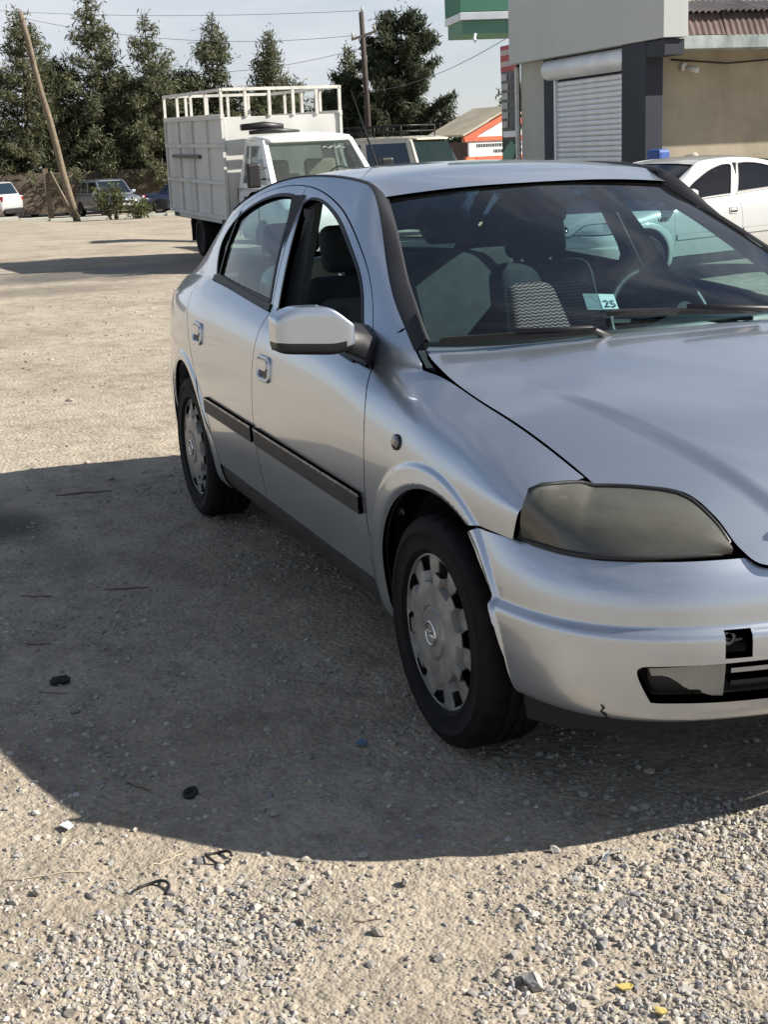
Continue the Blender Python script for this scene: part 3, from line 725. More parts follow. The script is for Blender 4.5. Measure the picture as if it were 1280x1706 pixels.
    intake = smooth_poly([(3.52,0.404),(3.56,0.4235),(3.80,0.4275),(4.60,0.430),(5.6,0.431),(7.0,0.431),(8.4,0.431),(9.4,0.430),(10.20,0.427),(10.455,0.418),(10.50,0.395),(10.38,0.352),(9.9,0.342),(9.0,0.340),(7.0,0.338),(5.0,0.340),(4.1,0.342),(3.74,0.3425),(3.665,0.350)], 5)
    holes = [intake]
    if hero: holes.append(np.array([(4.665,0.440),(5.005,0.440),(5.005,0.4985),(4.665,0.4985)]))
    fb = panel('front_bumper', bump_pt, bl, paint, root, holes=holes, su=0.155, sv=1.0, step=0.016, rim=0.035, gstep=(0.022,0.009), fine=(0.006, lambda P: (P[:, 0] < 0.50) | ((P[:, 2] > 0.484) & (P[:, 2] < 0.512))))
    val = [(2.3,0.21),(11.7,0.21),(11.8,0.30),(2.2,0.30)]
    panel('lower_valance', lambda u, v: bump_pt(u, np.full_like(v, 0.30))*[1,1,0]+np.stack([-0.16-0*u, 0*u, v], -1), np.array(val), M_gap, fb, su=0.155, sv=1.0, step=0.05, rim=0)
    back = [(3.2,0.325),(10.8,0.325),(10.8,0.445),(3.2,0.445)]
    panel('intake_backing', bump_pt, np.array(back), M_gap, fb, su=0.155, sv=1.0, step=0.05, rim=0, off=-0.06)
    for zc_ in (0.372, 0.402):
        sl = [(4.80,zc_-0.0055),(9.2,zc_-0.0055),(9.2,zc_+0.0055),(4.80,zc_+0.0055)]
        panel('intake_slat', bump_pt, np.array(sl), M_dullchrome if zc_ > .39 else M_black, fb, su=0.155, sv=1.0, step=0.02, rim=0.03, off=-0.024)
    for mi in both:
        # fog lamp: body, reflector and (on the near side broken) ribbed glass
        fl = smooth_poly([(3.62,0.418,1),(4.72,0.427,1),(4.70,0.347,1),(3.78,0.347)], 5)
        fgl = panel('fog_lamp', bump_pt, fl, M_black, fb, su=0.155, sv=1.0, step=0.02, rim=0.02, off=-0.040, mirror=mi)
        if mi or not hero: gl = [(3.64,0.416),(4.70,0.425),(4.68,0.349),(3.80,0.349)]
        else: gl = [(3.66,0.4165),(4.71,0.4265),(4.69,0.347),(4.55,0.349),(4.47,0.353),(4.40,0.358),(4.36,0.3655),(4.22,0.3665),(4.14,0.373),(4.04,0.386),(3.92,0.3975),(3.82,0.4005),(3.70,0.399)]
        panel('lamp_glass', bump_pt, np.array(gl), M_fogglass, fgl, su=0.155, sv=1.0, step=0.015, rim=0.003, off=-0.016, mirror=mi)
    if hero:
        panel('tow_recess', bump_pt, np.array([(4.55,0.425),(5.1,0.425),(5.1,0.515),(4.55,0.515)]), M_gap, fb, su=0.155, sv=1.0, step=0.03, rim=0, off=-0.055)
        P = bump_pt([4.76], [0.478], 0)[0]
        mb = MB(); mb.lathe([(0.010,0.0),(0.017,0.0),(0.017,0.035),(0.010,0.035)], 20, 'x', (P[0]-0.056, P[1]+0.004, P[2])); mb.build('tow_eye', M_bracket, fb)
        P = bump_pt([4.85], [0.478], 0)[0]
        mb = MB(); mb.box((P[0]-0.045, P[1]+0.008, P[2]), (0.02, 0.055, 0.036), bev=0.006); mb.build('bracket', M_bracket, fb)
    # headlamps
    Bt = cspline([0,0.2,0.45,0.7,1.0], [(0.409,0.790,0.647),(0.500,0.757,0.6405),(0.602,0.698,0.6395),(0.676,0.594,0.6405),(0.727,0.438,0.642)])
    Tp = cspline([0,0.05,0.18,0.36,0.56,0.72,0.86,1.0], [(0.430,0.786,0.750),(0.437,0.770,0.7635),(0.443,0.712,0.767),(0.447,0.630,0.760),(0.506,0.547,0.7445),(0.572,0.470,0.717),(0.652,0.446,0.684),(0.727,0.437,0.646)])
    _hn = smooth_poly([(0.448,-0.628,1),(0.505,-0.548),(0.572,-0.474),(0.652,-0.446),(0.722,-0.436),(0.770,-0.402)], 8, closed=False)[:33]
    _d = np.vstack([[0, 0], np.diff(_hn, axis=0)]); _s = np.cumsum(np.hypot(_d[:, 0], _d[:, 1])); _tt = 0.36+0.64*_s/_s[-1]
    _tg = np.gradient(_hn, axis=0); _tg /= np.linalg.norm(_tg, axis=1)[:, None]; _ho = _hn+np.stack([_tg[:, 1]*-1, _tg[:, 0]], -1)*-0.006
    _top = np.column_stack([_ho[:, 0], -_ho[:, 1], hood_z(_hn[:, 0], _hn[:, 1])-0.005])
    _t0 = np.linspace(0, 0.34, 12); _p0 = cspline([0,0.05,0.18,0.30,0.36], [(0.430,0.786,0.750),(0.437,0.770,0.7635),(0.443,0.712,0.767),(0.447,0.655,0.7635),tuple(_top[0])])(_t0)
    _TT = np.append(_t0, _tt); _TP = np.vstack([_p0, _top])
    def Tp(t): return np.stack([np.interp(t, _TT, _TP[:, k]) for k in range(3)], -1)
    def lamp_pt(t, v):
        t = np.asarray(t, float); v = np.asarray(v, float); b_ = Bt(t); t_ = Tp(t)
        P_ = b_+(t_-b_)*v[:, None]; bul = np.sin(np.pi*v)*(0.012+0.026*np.sin(np.pi*np.clip(t, 0, 1)))
        nx = 0.80-0.55*(1-t)**3; ny = 0.28+0.6*(1-t)**3
        return np.stack([P_[:, 0]+bul*nx, -(P_[:, 1]+bul*ny), P_[:, 2]+bul*0.30], -1)
    lp = np.vstack([[(t, 0.0) for t in np.linspace(0, 1, 30)], [(t, 1.0) for t in np.linspace(1, 0, 30)], [(0, v) for v in (0.75,0.5,0.25)]])
    lp = np.vstack([[(t, 0.0) for t in np.linspace(0.005, 0.97, 30)], [(t, 1.0) for t in np.linspace(0.97, 0.005, 30)]])
    for mi in both:
        hl = panel('headlamp', lamp_pt, lp, M_lamphouse, root, su=0.45, sv=0.13, step=0.03, rim=0, off=-0.045, mirror=mi)
        panel('lens', lamp_pt, lp, M_lens, hl, su=0.45, sv=0.13, step=0.014, rim=0.012, off=-0.002, mirror=mi)
        # black seal round the lamp
        mb = MB(); pts = [lamp_pt([t], [v])[0] for t, v in lp[::2]]
        pts = [(q[0]-0.006, q[1], q[2]) for q in pts]
        sg = -1 if mi else 1
        mb.tube([(q[0], q[1]*sg, q[2]) for q in pts], 0.006, 6, closed=True); mb.build('lamp_seal', M_black, hl)
        if hero:
            part_ = np.array([(0.10,0.03),(0.22,0.03),(0.20,0.95),(0.10,0.95)])
            panel('lamp_partition', lamp_pt, part_, M_gap, hl, su=0.45, sv=0.13, step=0.02, rim=0.01, off=-0.012, mirror=mi)
    # cowl and wipers
    cw = np.vstack([[( -0.150-0.0*v, v) for v in (0,)], ])
    def cowl_pt(t, v):
        t = np.asarray(t, float); v = np.asarray(v, float); a_ = ws_pt(np.full_like(t, 0.0), v)
        hx = np.interp(np.abs(v), [0,0.3,0.6,0.88,1.0], [-0.155,-0.172,-0.212,-0.285,-0.325]); hz = hood_z(hx, v*0.68)-0.022
        b_ = np.stack([hx+0.03, v*0.69, hz], -1); a_ = a_-[0.03, 0, 0.0]+[0,0,0.006]
        return a_+(b_-a_)*t[:, None]-np.stack([0*t, 0*t, 0.012*np.sin(np.pi*t)], -1)
    panel('cowl_panel', cowl_pt, np.array([(0,-1),(1,-1),(1,1),(0,1)]), M_black, root, su=0.15, sv=0.7, step=0.03, rim=0)
    for (v0, t0), (v1, t1), bl_ in (((-0.40,0.012), (-0.965,0.012), 0.022), ((0.40,0.040), (-0.30,0.112), 0.022)):
        mb = MB(); n = 16
        pts = []
        for i in range(n):
            f = i/(n-1); q = ws_pt([t0+(t1-t0)*f], [v0+(v1-v0)*f])[0]; pts.append(Vector(q)+Vector((0.026, 0, 0.016)))
        mb.bar(pts[0], pts[-1], 0.010, 0.006)
        for i in range(0, n-1): mb.bar(pts[i]-Vector((0.01,0,0.010)), pts[i+1]-Vector((0.01,0,0.010)), 0.012, 0.012)
        mid = pts[n//2]; piv = Vector((-0.17, pts[0].y+0.12*(1 if v0 > -0.3 else 0.6), hood_z(-0.17, pts[0].y)-0.015))
        mb.tube([piv, piv+(mid-piv)*0.3+Vector((0.02,0,0.03)), mid+Vector((0.0,0,0.008))], [0.012,0.009,0.006], 8)
        mb.tube([piv-Vector((0,0,0.02)), piv+Vector((0,0,0.012))], 0.014, 10)
        mb.build('wiper', M_black, root)
    # door mirrors
    for mi in both:
        sgm = -1 if mi else 1
        bm = bmesh.new(); bmesh.ops.create_cube(bm, size=2)
        bmesh.ops.subdivide_edges(bm, edges=bm.edges[:], cuts=7, use_grid_fill=True)
        for v in bm.verts:
            x, y, z = v.co        # y=-1 outer end, +1 inner end
            g = (1-y)/2           # 0 inner .. 1 outer
            p = 11.0
            nrm_ = (abs(x)**p+abs(y)**p+abs(z)**p)**(1/p); x, y, z = x/nrm_, y/nrm_, z/nrm_
            g = (1-y)/2
            hz_ = 0.066*(1-0.10*max(0, (g-0.3))); 
            px = x*0.062*(1-0.30*g)-0.03*g; py = -0.842-0.212*g; pz = 1.022+z*hz_+0.010*g
            if z > 0: pz -= 0.045*smooth01(np.array((0.32-g)/0.32))*z*1.0
            if z > 0: pz -= 0.020*smooth01(np.array((g-0.72)/0.28))
            if z < 0: pz += 0.012*smooth01(np.array((0.3-g)/0.3))
            v.co = Vector((-0.505+px, py*sgm, pz))
        bmesh.ops.recalc_face_normals(bm, faces=bm.faces[:])
        vs = [v.co.copy() for v in bm.verts]; bm.verts.index_update(); fs = [[v.index for v in f.verts] for f in bm.faces]
        mir = [1 if sum(vs[i].z-0.010*(abs(vs[i].y)-0.842)/0.212 for i in f)/len(f) < 0.991 else 0 for f in fs]; bm.free()
        mo = mk('door_mirror', vs, fs, paint, root, True, mats=[M_black], mi=mir)
        ss = mo.modifiers.new('s', 'SUBSURF'); ss.levels = 1; ss.render_levels = 2
        # foot of the mirror: black sail filling the window corner
        sail = xz(np.array([(-0.530,0.905),(-0.640,0.915),(-0.640,1.000),(-0.560,0.972)]), 0.02)
        panel('mirror_sail', side_pt, sail, M_black, mo, su=SU, sv=SV, step=0.02, mirror=mi, off=0.010, rim=0.02)
        mb = MB()
        def ring(yc, x0, x1, z0, z1): return [(x0,yc,z0),(x1,yc,z0+0.004),(x1,yc,z1),(x0,yc,z1-0.004)]
        r0 = [(-0.640,-0.762,0.920),(-0.500,-0.785,0.905),(-0.545,-0.748,0.985),(-0.640,-0.735,1.010)]
        r1 = [(-0.570,-0.815,0.946),(-0.455,-0.822,0.940),(-0.470,-0.815,1.005),(-0.570,-0.805,1.030)]
        r2 = [(-0.555,-0.865,0.966),(-0.455,-0.868,0.962),(-0.460,-0.862,1.020),(-0.555,-0.860,1.050)]
        vs = [(a_, b_*sgm, c_) for r in (r0, r1, r2) for a_, b_, c_ in r]; fs = [(L*4+i, L*4+(i+1)%4, (L+1)*4+(i+1)%4, (L+1)*4+i) for L in range(2) for i in range(4)]
        mb.add(vs, fs, 0, True); mb.build('mirror_arm', M_black, mo)
        mb = MB(); mb.box((-0.572, -0.955*sgm, 1.022), (0.006, 0.19, 0.095), bev=0.002); mb.build('mirror_glass', M_mirror, mo)
    # wheels
    make_wheels(root)
    # underbody, wheel housings, interior
    mb = MB()
    mb.box((-1.30, 0, 0.24), (1.72, 1.46, 0.06)); mb.box((-3.15, 0, 0.32), (0.5, 1.2, 0.12)); mb.box((-2.6, 0, 0.42), (0.9, 1.0, 0.05)); mb.box((0.18, 0, 0.30), (0.9, 0.95, 0.10))
    mb.box((-0.20, 0, 0.55), (0.06, 1.30, 0.62)); mb.box((0.30, 0, 0.55), (0.6, 0.9, 0.3))
    mb.build('underbody', M_gap, root)
    for cx in (0.03, AXLE_R):
        for s in (-1, 1):
            t = np.linspace(math.radians(-12), math.radians(192), 26); vs = []; fs = []
            for yy in (0.775, 0.55):
                for a_ in t: vs.append((cx+0.365*math.cos(a_), s*yy, 0.305+0.365*math.sin(a_)))
            n = len(t)
            for i in range(n-1): fs.append((i, i+1, n+i+1, n+i))
            c0 = len(vs); vs += [(cx, s*0.55, 0.30)]; fs += [(n+i, n+i+1, c0) for i in range(n-1)]
            mk('wheel_housing', vs, fs, M_gap, root)
    return out
# ---------------------------------------------------------------- materials only the cars need
M_black2 = plain('strip_black', (0.012,0.012,0.014), 0.5, var=0.3)
M_worn = plain('worn_bright_edge', (0.42,0.41,0.39), 0.4, metal=0.5, var=0.85, vscale=55)
M_smoke = plain('smoked_lens', (0.03,0.03,0.035), 0.15, coat=1.0)
M_tail = plain('tail_lamp_red', (0.30,0.012,0.012), 0.2, coat=1.0)
M_dullchrome = plain('dull_silver_slat', (0.45,0.46,0.48), 0.35, metal=0.6)
M_bracket = plain('grey_bracket', (0.22,0.22,0.22), 0.6, var=0.3)
M_reflector = plain('reflector', (0.26,0.255,0.22), 0.45, metal=0.3, var=0.25)
M_sill = plain('shaded_dirty_sill', (0.030,0.030,0.031), 0.5, var=0.6, vscale=9)  # silver sill: its shade and its dirt are both put into this dark colour
M_mirror = plain('mirror_silver', (0.85,0.86,0.88), 0.03, metal=1.0, var=0.02)
M_lamphouse = plain('lamp_housing', (0.10,0.098,0.080), 0.5, metal=0.2, var=0.5, vscale=4)
def lensmat():
    m, nt, b = nmat('yellowed_headlamp_plastic')
    n = _noise(nt, 6, 6, 0.65, stretch=(1,1,2.5))
    r = _ramp(nt, n.outputs['Fac'], [(0.3,(0.085,0.083,0.068)),(0.7,(0.135,0.132,0.108))]); nt.links.new(r.outputs['Color'], b.inputs['Base Color'])
    b.inputs['Roughness'].default_value = 0.32; b.inputs['Transmission Weight'].default_value = 0.0
    b.inputs['Coat Weight'].default_value = 0.9; b.inputs['Coat Roughness'].default_value = 0.10
    out = nt.nodes['Material Output']; tr = nt.nodes.new('ShaderNodeBsdfTransparent'); tr.inputs['Color'].default_value = (0.66,0.64,0.50,1)
    mx = nt.nodes.new('ShaderNodeMixShader'); mx.inputs['Fac'].default_value = 0.72
    nt.links.new(tr.outputs[0], mx.inputs[1]); nt.links.new(b.outputs[0], mx.inputs[2]); nt.links.new(mx.outputs[0], out.inputs['Surface'])
    return m
M_lens = lensmat()
def fogmat():
    m, nt, b = nmat('ribbed_fog_glass')
    t = nt.nodes.new('ShaderNodeTexCoord'); w = nt.nodes.new('ShaderNodeTexWave'); w.bands_direction = 'Y'; w.inputs['Scale'].default_value = 55; w.inputs['Distortion'].default_value = 0.4
    nt.links.new(t.outputs['Object'], w.inputs['Vector'])
    b.inputs['Base Color'].default_value = (0.30,0.30,0.27,1); b.inputs['Roughness'].default_value = 0.25; b.inputs['Coat Weight'].default_value = 0.7
    _bump(nt, b, w.outputs['Fac'], 0.6, 0.003); return m
M_fogglass = fogmat()

def make_wheels(root):
    R = TYRE_R
    def tyre():
        mb = MB(); n = 120
        prof = [(0.198,-0.070),(0.203,-0.088),(0.211,-0.0945),(0.213,-0.0975),(0.217,-0.0975),(0.219,-0.0965),(0.240,-0.1005),(0.258,-0.1003),(0.2595,-0.1020),(0.2635,-0.1018),(0.265,-0.0996),(0.280,-0.096),(0.292,-0.088),(0.2985,-0.078)]
        k = len(prof)
        full = prof + [(R, -0.066),(R,-0.036),(R-0.008,-0.0355),(R-0.008,-0.0295),(R,-0.029),(R+0.001,-0.004),(R-0.008,-0.0035),(R-0.008,0.0035),(R+0.001,0.004),(R,0.029),(R-0.008,0.0295),(R-0.008,0.0355),(R,0.036),(R,0.066)] + [(r, -h) for r, h in prof[::-1]]
        mb.lathe(full, n, 'y', m=0)
        # lateral sipes on the shoulder: shallow dark cuts
        v = np.array(mb.v); nr = len(full)
        for ri, (r, h) in enumerate(full):
            if r > 0.292:
                for j in range(n):
                    i = ri*n+j; ph = (j % 4)
                    if ph == 0 and abs(h) > 0.03 or (ph == 2 and abs(h) < 0.03):
                        s = (r-0.006)/r; v[i, 0] *= s; v[i, 2] *= s
        mb.v = [tuple(q) for q in v]
        mb.sm = [True]*len(mb.f)
        return mb
    def hubcap_mesh():
        Rh = 0.207; n = 160; rs = [0.0,0.2,0.30,0.31,0.335,0.345,0.45,0.55,0.63,0.645,0.70,0.75,0.765,0.80,0.86,0.92,0.945,0.96,0.985,1.0]
        prof = lambda r: 0.020*(1-r**2.2)+0.004*np.exp(-((r-0.97)/0.02)**2)
        V = []; keep = {}
        for ri, r in enumerate(rs):
            for j in range(n):
                th = 2*math.pi*j/n; ph = (j/n*10) % 1.0
                tooth = 0.2 < ph < 0.68
                h = prof(r)
                if r <= 0.31: h += 0.004 if r < 0.305 else 0.0
                if 0.31 < r < 0.345: h -= 0.004
                if not tooth and 0.64 < r < 0.95: h -= 0.015-0.006*(r-0.64)/0.3
                if r < 0.77 and r > 0.345 and (tooth or r < 0.64): h += 0.003
                V.append((r*Rh*math.cos(th), -h, r*Rh*math.sin(th)))
        F = []; dark = []
        for ri in range(len(rs)-1):
            for j in range(n):
                ph = ((j+0.5)/n*10) % 1.0; tooth = 0.2 < ph < 0.68
                rm = (rs[ri]+rs[ri+1])/2
                if tooth and 0.765 < rm < 0.945: continue
                F.append((ri*n+j, (ri+1)*n+j, (ri+1)*n+(j+1)%n, ri*n+(j+1)%n))
        return V, F
    ty = tyre(); hv, hf = hubcap_mesh()
    first = None
    for nm, x, y, steer in (('wheel',0.0,-0.737,0.016),('wheel',AXLE_R,-0.727,0),('wheel',0.0,0.737,0.016),('wheel',AXLE_R,0.727,0)):
        w = bpy.data.objects.new('wheel', None); lk(w, root); w.location = (x, y, R); w.empty_display_size = 0.1
        w.rotation_euler = (0, 0.35*(x < -1)+0.1, steer + (math.pi if y > 0 else 0))
        if first is None:
            t = ty.build('tyre', M_rubber, w, fixn=True)
            h = mk('hubcap', hv, hf, M_hub, w, True); h.location = (0, -0.082, 0)
            bm = bmesh.new(); bm.from_mesh(h.data); bmesh.ops.recalc_face_normals(bm, faces=bm.faces[:])
            bmesh.ops.solidify(bm, geom=bm.faces[:], thickness=0.003); bm.to_mesh(h.data); bm.free()
            for p in h.data.polygons: p.use_smooth = True
            md = h.modifiers.new('b', 'EDGE_SPLIT'); md.split_angle = math.radians(32)
            mb = MB(); mb.lathe([(0.0,-0.045),(0.150,-0.045),(0.200,-0.060),(0.204,-0.080),(0.204,0.07)], 40, 'y'); rim = mb.build('rim', M_gap, w)
            mb = MB(); mb.tube([(0.030*math.cos(a), -0.1075, 0.030*math.sin(a)) for a in np.linspace(0, 2*math.pi, 25)[:-1]], 0.0035, 6, closed=True)
            zz = [(-0.036,0.000),(0.008,0.006),(-0.008,-0.006),(0.036,0.0)]
            mb.tube([(a, -0.1085, b) for a, b in zz], [0.001,0.004,0.004,0.001], 6); em = mb.build('emblem', M_chrome, w)
            first = [t, h, rim, em]
        else:
            for o in first:
                c = o.copy(); lk(c, w)

SEAT_PAT = None
def patterned():
    m, nt, b = nmat('zigzag_seat_cover')
    t = nt.nodes.new('ShaderNodeTexCoord'); mp = nt.nodes.new('ShaderNodeMapping'); mp.inputs['Scale'].default_value = (1,40,78)
    nt.links.new(t.outputs['Object'], mp.inputs['Vector'])
    sp_ = nt.nodes.new('ShaderNodeSeparateXYZ'); nt.links.new(mp.outputs['Vector'], sp_.inputs[0])
    def math_(op, a, b_=None, v=None):
        n = nt.nodes.new('ShaderNodeMath'); n.operation = op
        nt.links.new(a, n.inputs[0])
        if b_ is not None: nt.links.new(b_, n.inputs[1])
        elif v is not None: n.inputs[1].default_value = v
        return n.outputs[0]
    fy = math_('PINGPONG', sp_.outputs['Y'], v=0.5); s = math_('ADD', sp_.outputs['Z'], fy)
    fr = math_('FRACT', s); g = math_('GREATER_THAN', fr, v=0.62)
    mx = nt.nodes.new('ShaderNodeMix'); mx.data_type = 'RGBA'; mx.inputs[6].default_value = (0.07,0.016,0.020,1); mx.inputs[7].default_value = (0.36,0.29,0.28,1)
    nt.links.new(g, mx.inputs[0]); nt.links.new(mx.outputs[2], b.inputs['Base Color']); b.inputs['Roughness'].default_value = 0.9
    return m
M_zig = patterned()

def rounded(name, c, d, r, mat, parent, rot=None, lev=2, taper=None):
    """soft padded block"""
    bm = bmesh.new(); bmesh.ops.create_cube(bm, size=1.0)
    for v in bm.verts:
        co = Vector((v.co.x*d[0], v.co.y*d[1], v.co.z*d[2]))
        if taper and v.co.z > 0: co.y *= taper; co.x *= 0.75
        v.co = co
    bmesh.ops.bevel(bm, geom=bm.edges[:], offset=r, segments=4, profile=0.5, affect='EDGES')
    me = bpy.data.meshes.new(name); bm.to_mesh(me); bm.free(); me.materials.append(mat)
    me.polygons.foreach_set('use_smooth', np.ones(len(me.polygons), dtype=bool))
    o = bpy.data.objects.new(name, me); lk(o, parent); o.location = c
    if rot: o.rotation_euler = rot
    return o
def saloon_interior(root):
    for s, nm in ((-1, 'front_seat'), (1, 'front_seat')):
        st = bpy.data.objects.new(nm, None); lk(st, root); st.location = (-1.36, s*0.37, 0.30); st.empty_display_size = 0.1
        rounded('seat_cushion', (0.10,0,0.14), (0.52,0.50,0.16), 0.06, M_cloth, st, (0,-0.12,0))
        rounded('seat_cover', (0.10,0,0.155), (0.46,0.32,0.16), 0.06, M_zig, st, (0,-0.12,0))
        rounded('backrest', (-0.26,0,0.46), (0.15,0.50,0.62), 0.06, M_cloth, st, (0,-0.30,0), taper=0.85)
        rounded('backrest_cover', (-0.215,0,0.44), (0.10,0.44,0.52), 0.045, M_zig if s > 0 else M_greycloth, st, (0,-0.30,0), taper=0.85)
        rounded('headrest', (-0.385,0,0.85), (0.09,0.25,0.17), 0.04, M_cloth, st, (0,-0.22,0))
        for yy in (-0.06, 0.06):
            mb = MB(); mb.tube([(-0.36,yy,0.70),(-0.385,yy,0.82)], 0.006, 6); mb.build('headrest_post', M_chrome, st)
    rs = bpy.data.objects.new('rear_seat', None); lk(rs, root); rs.location = (-2.1,0,0.35)
    rounded('seat_cushion', (0.05,0,0.12), (0.50,1.24,0.16), 0.06, M_cloth, rs)
    rounded('backrest', (-0.28,0,0.44), (0.16,1.24,0.56), 0.06, M_cloth, rs, (0,-0.35,0))
    for s in (-0.36, 0.36): rounded('headrest', (-0.42,s,0.80), (0.09,0.24,0.13), 0.04, M_cloth, rs, (0,-0.2,0))
    mb = MB(); mb.box((-2.72,0,0.985), (0.42,1.16,0.02)); mb.build('parcel_shelf', M_cloth, root)
    # dashboard
    db = bpy.data.objects.new('dashboard', None); lk(db, root); db.location = (-0.5,0,0.8)
    prof = [(0.30,0.145),(0.20,0.150),(0.05,0.140),(-0.10,0.125),(-0.185,0.095),(-0.205,0.04),(-0.19,-0.08),(-0.15,-0.25),(-0.08,-0.45)]
    vs = []; fs = []; ys = np.linspace(-0.68, 0.68, 33)
    for y in ys:
        hump = 0.045*math.exp(-((y-0.36)/0.17)**4)
        for x, z in prof:
            vs.append((x+(0.10*(1-(y/0.68)**2)-0.10)*(1 if x > 0.1 else 0.3), y, z+hump*(1 if -0.2 < x < 0.1 else 0)-(0.03 if x > 0.1 else 0)*(y/.68)**2))
    n = len(prof)
    for i in range(len(ys)-1):
        for j in range(n-1): fs.append((i*n+j, i*n+j+1, (i+1)*n+j+1, (i+1)*n+j))
    mk('dash_top', vs, fs, M_dash, db)
    mb = MB(); mb.box((-0.215,0.0,-0.03), (0.03,0.30,0.20), bev=0.01); mb.build('centre_console', M_dash, db)
    sw = bpy.data.objects.new('steering_wheel', None); lk(sw, root); sw.location = (-0.86,0.37,0.90); sw.rotation_euler = (0,-0.45,0)
    mb = MB(); mb.tube([(0, 0.185*math.cos(t), 0.185*math.sin(t)) for t in np.linspace(0, 2*math.pi, 41)[:-1]], 0.016, 10, closed=True); mb.build('rim', M_black, sw)
    mb = MB(); mb.box((0.02,0,-0.01), (0.04,0.15,0.13), bev=0.015)
    for a in (0.1, math.pi-0.1, -math.pi/2): mb.bar((0.01,0.05*math.cos(a),0.05*math.sin(a)), (0,0.18*math.cos(a),0.18*math.sin(a)), 0.03, 0.014)
    mb.tube([(0.03,0,0),(0.16,0,-0.02)], 0.035, 10); mb.build('hub', M_black, sw)
    # inside mirror, sun visors, door cards, belts, roof lining
    mb = MB(); mb.box((-1.02,0.0,1.275), (0.03,0.22,0.065), bev=0.012); mb.tube([(-1.00,0,1.30),(-0.985,0,1.352)], 0.008, 6); mb.build('inside_mirror', M_black, root)
    for s in (-1, 1):
        for x0, x1 in ((-1.48,-0.45), (-2.2,-1.55)):
            mb = MB(); mb.box(((x0+x1)/2, s*0.735, 0.60), (x1-x0, 0.03, 0.62), bev=0.01); mb.box(((x0+x1)/2, s*0.705, 0.70), ((x1-x0)*0.6, 0.06, 0.05), bev=0.01); mb.build('door_card', M_cloth, root)
        mb = MB(); mb.bar((-1.56,s*0.585,1.30), (-1.50,s*0.675,0.95), 0.05, 0.006); mb.bar((-1.50,s*0.675,0.95), (-1.45,s*0.68,0.55), 0.05, 0.006); mb.build('seat_belt', M_belt, root)
        mb = MB(); mb.bar((-1.62,s*0.575,1.34), (-1.46,s*0.735,0.90), 0.10, 0.05); mb.build('inner_pillar', M_dash, root)
    xs = np.linspace(-2.40, -1.06, 14); vv = np.linspace(-0.98, 0.98, 13)
    P = np.array([roof_pt([x], [v])[0]-[0,0,0.030] for x in xs for v in vv])
    F = [(i*13+j, i*13+j+1, (i+1)*13+j+1, (i+1)*13+j) for i in range(13) for j in range(12)]
    mk('roof_lining', P, F, M_lining, root)
M_visor = plain('sun_visor_vinyl', (0.009,0.010,0.013), 1.0, spec=0.1)
M_belt = plain('seat_belt_web', (0.12,0.12,0.12), 0.8)
M_lining = plain('roof_lining_cloth', (0.05,0.05,0.052), 0.9)

car = empty('parked_car', (0,0,0), label='silver saloon car with its passenger window down, largest car in the foreground', cat='car')
build_saloon(car, M_silver, M_glass, hero=True)
saloon_interior(car)
# ---------------------------------------------------------------- ground
def GZ(x, y):
    x = np.asarray(x, float); y = np.asarray(y, float)
    d = (x-3.04)*-0.937+(y+2.1)*0.350
    t = np.clip(d-12, -4, 66); s = np.where(t < 4, (t+4)**2/16.0, t)          # eases into a gentle fall
    return -0.0157*s - 0.16*smooth01((y-4)/3)*smooth01((d-5)/8)
def gz(x, y): return float(GZ(np.array([x]), np.array([y]))[0])
def vnoise(P, scale, seed=0):
    """cheap value noise on 2D points"""
    rs = np.random.default_rng(seed); T = rs.random((64, 64)); q = P/scale
    i = np.floor(q).astype(int); f = q-i; f = f*f*(3-2*f)
    a = T[i[:, 0] % 64, i[:, 1] % 64]; b = T[(i[:, 0]+1) % 64, i[:, 1] % 64]; c = T[i[:, 0] % 64, (i[:, 1]+1) % 64]; d = T[(i[:, 0]+1) % 64, (i[:, 1]+1) % 64]
    return (a*(1-f[:, 0])+b*f[:, 0])*(1-f[:, 1])+(c*(1-f[:, 0])+d*f[:, 0])*f[:, 1]-0.5
def relief(P):
    r = 0.016*vnoise(P, 0.9, 1)+0.010*vnoise(P, 0.33, 2)+0.006*vnoise(P, 0.12, 3)+0.004*vnoise(P, 0.05, 4)
    return r
def ground_height(x, y):
    P = np.stack([np.asarray(x, float), np.asarray(y, float)], -1)
    flat = np.ones(len(P))
    for wx in (0.0, AXLE_R):
        for wy in (-0.737, 0.737): flat = np.minimum(flat, smooth01((np.hypot(P[:, 0]-wx, P[:, 1]-wy)-0.12)/0.3))
    return GZ(P[:, 0], P[:, 1])+relief(P)*flat-0.002
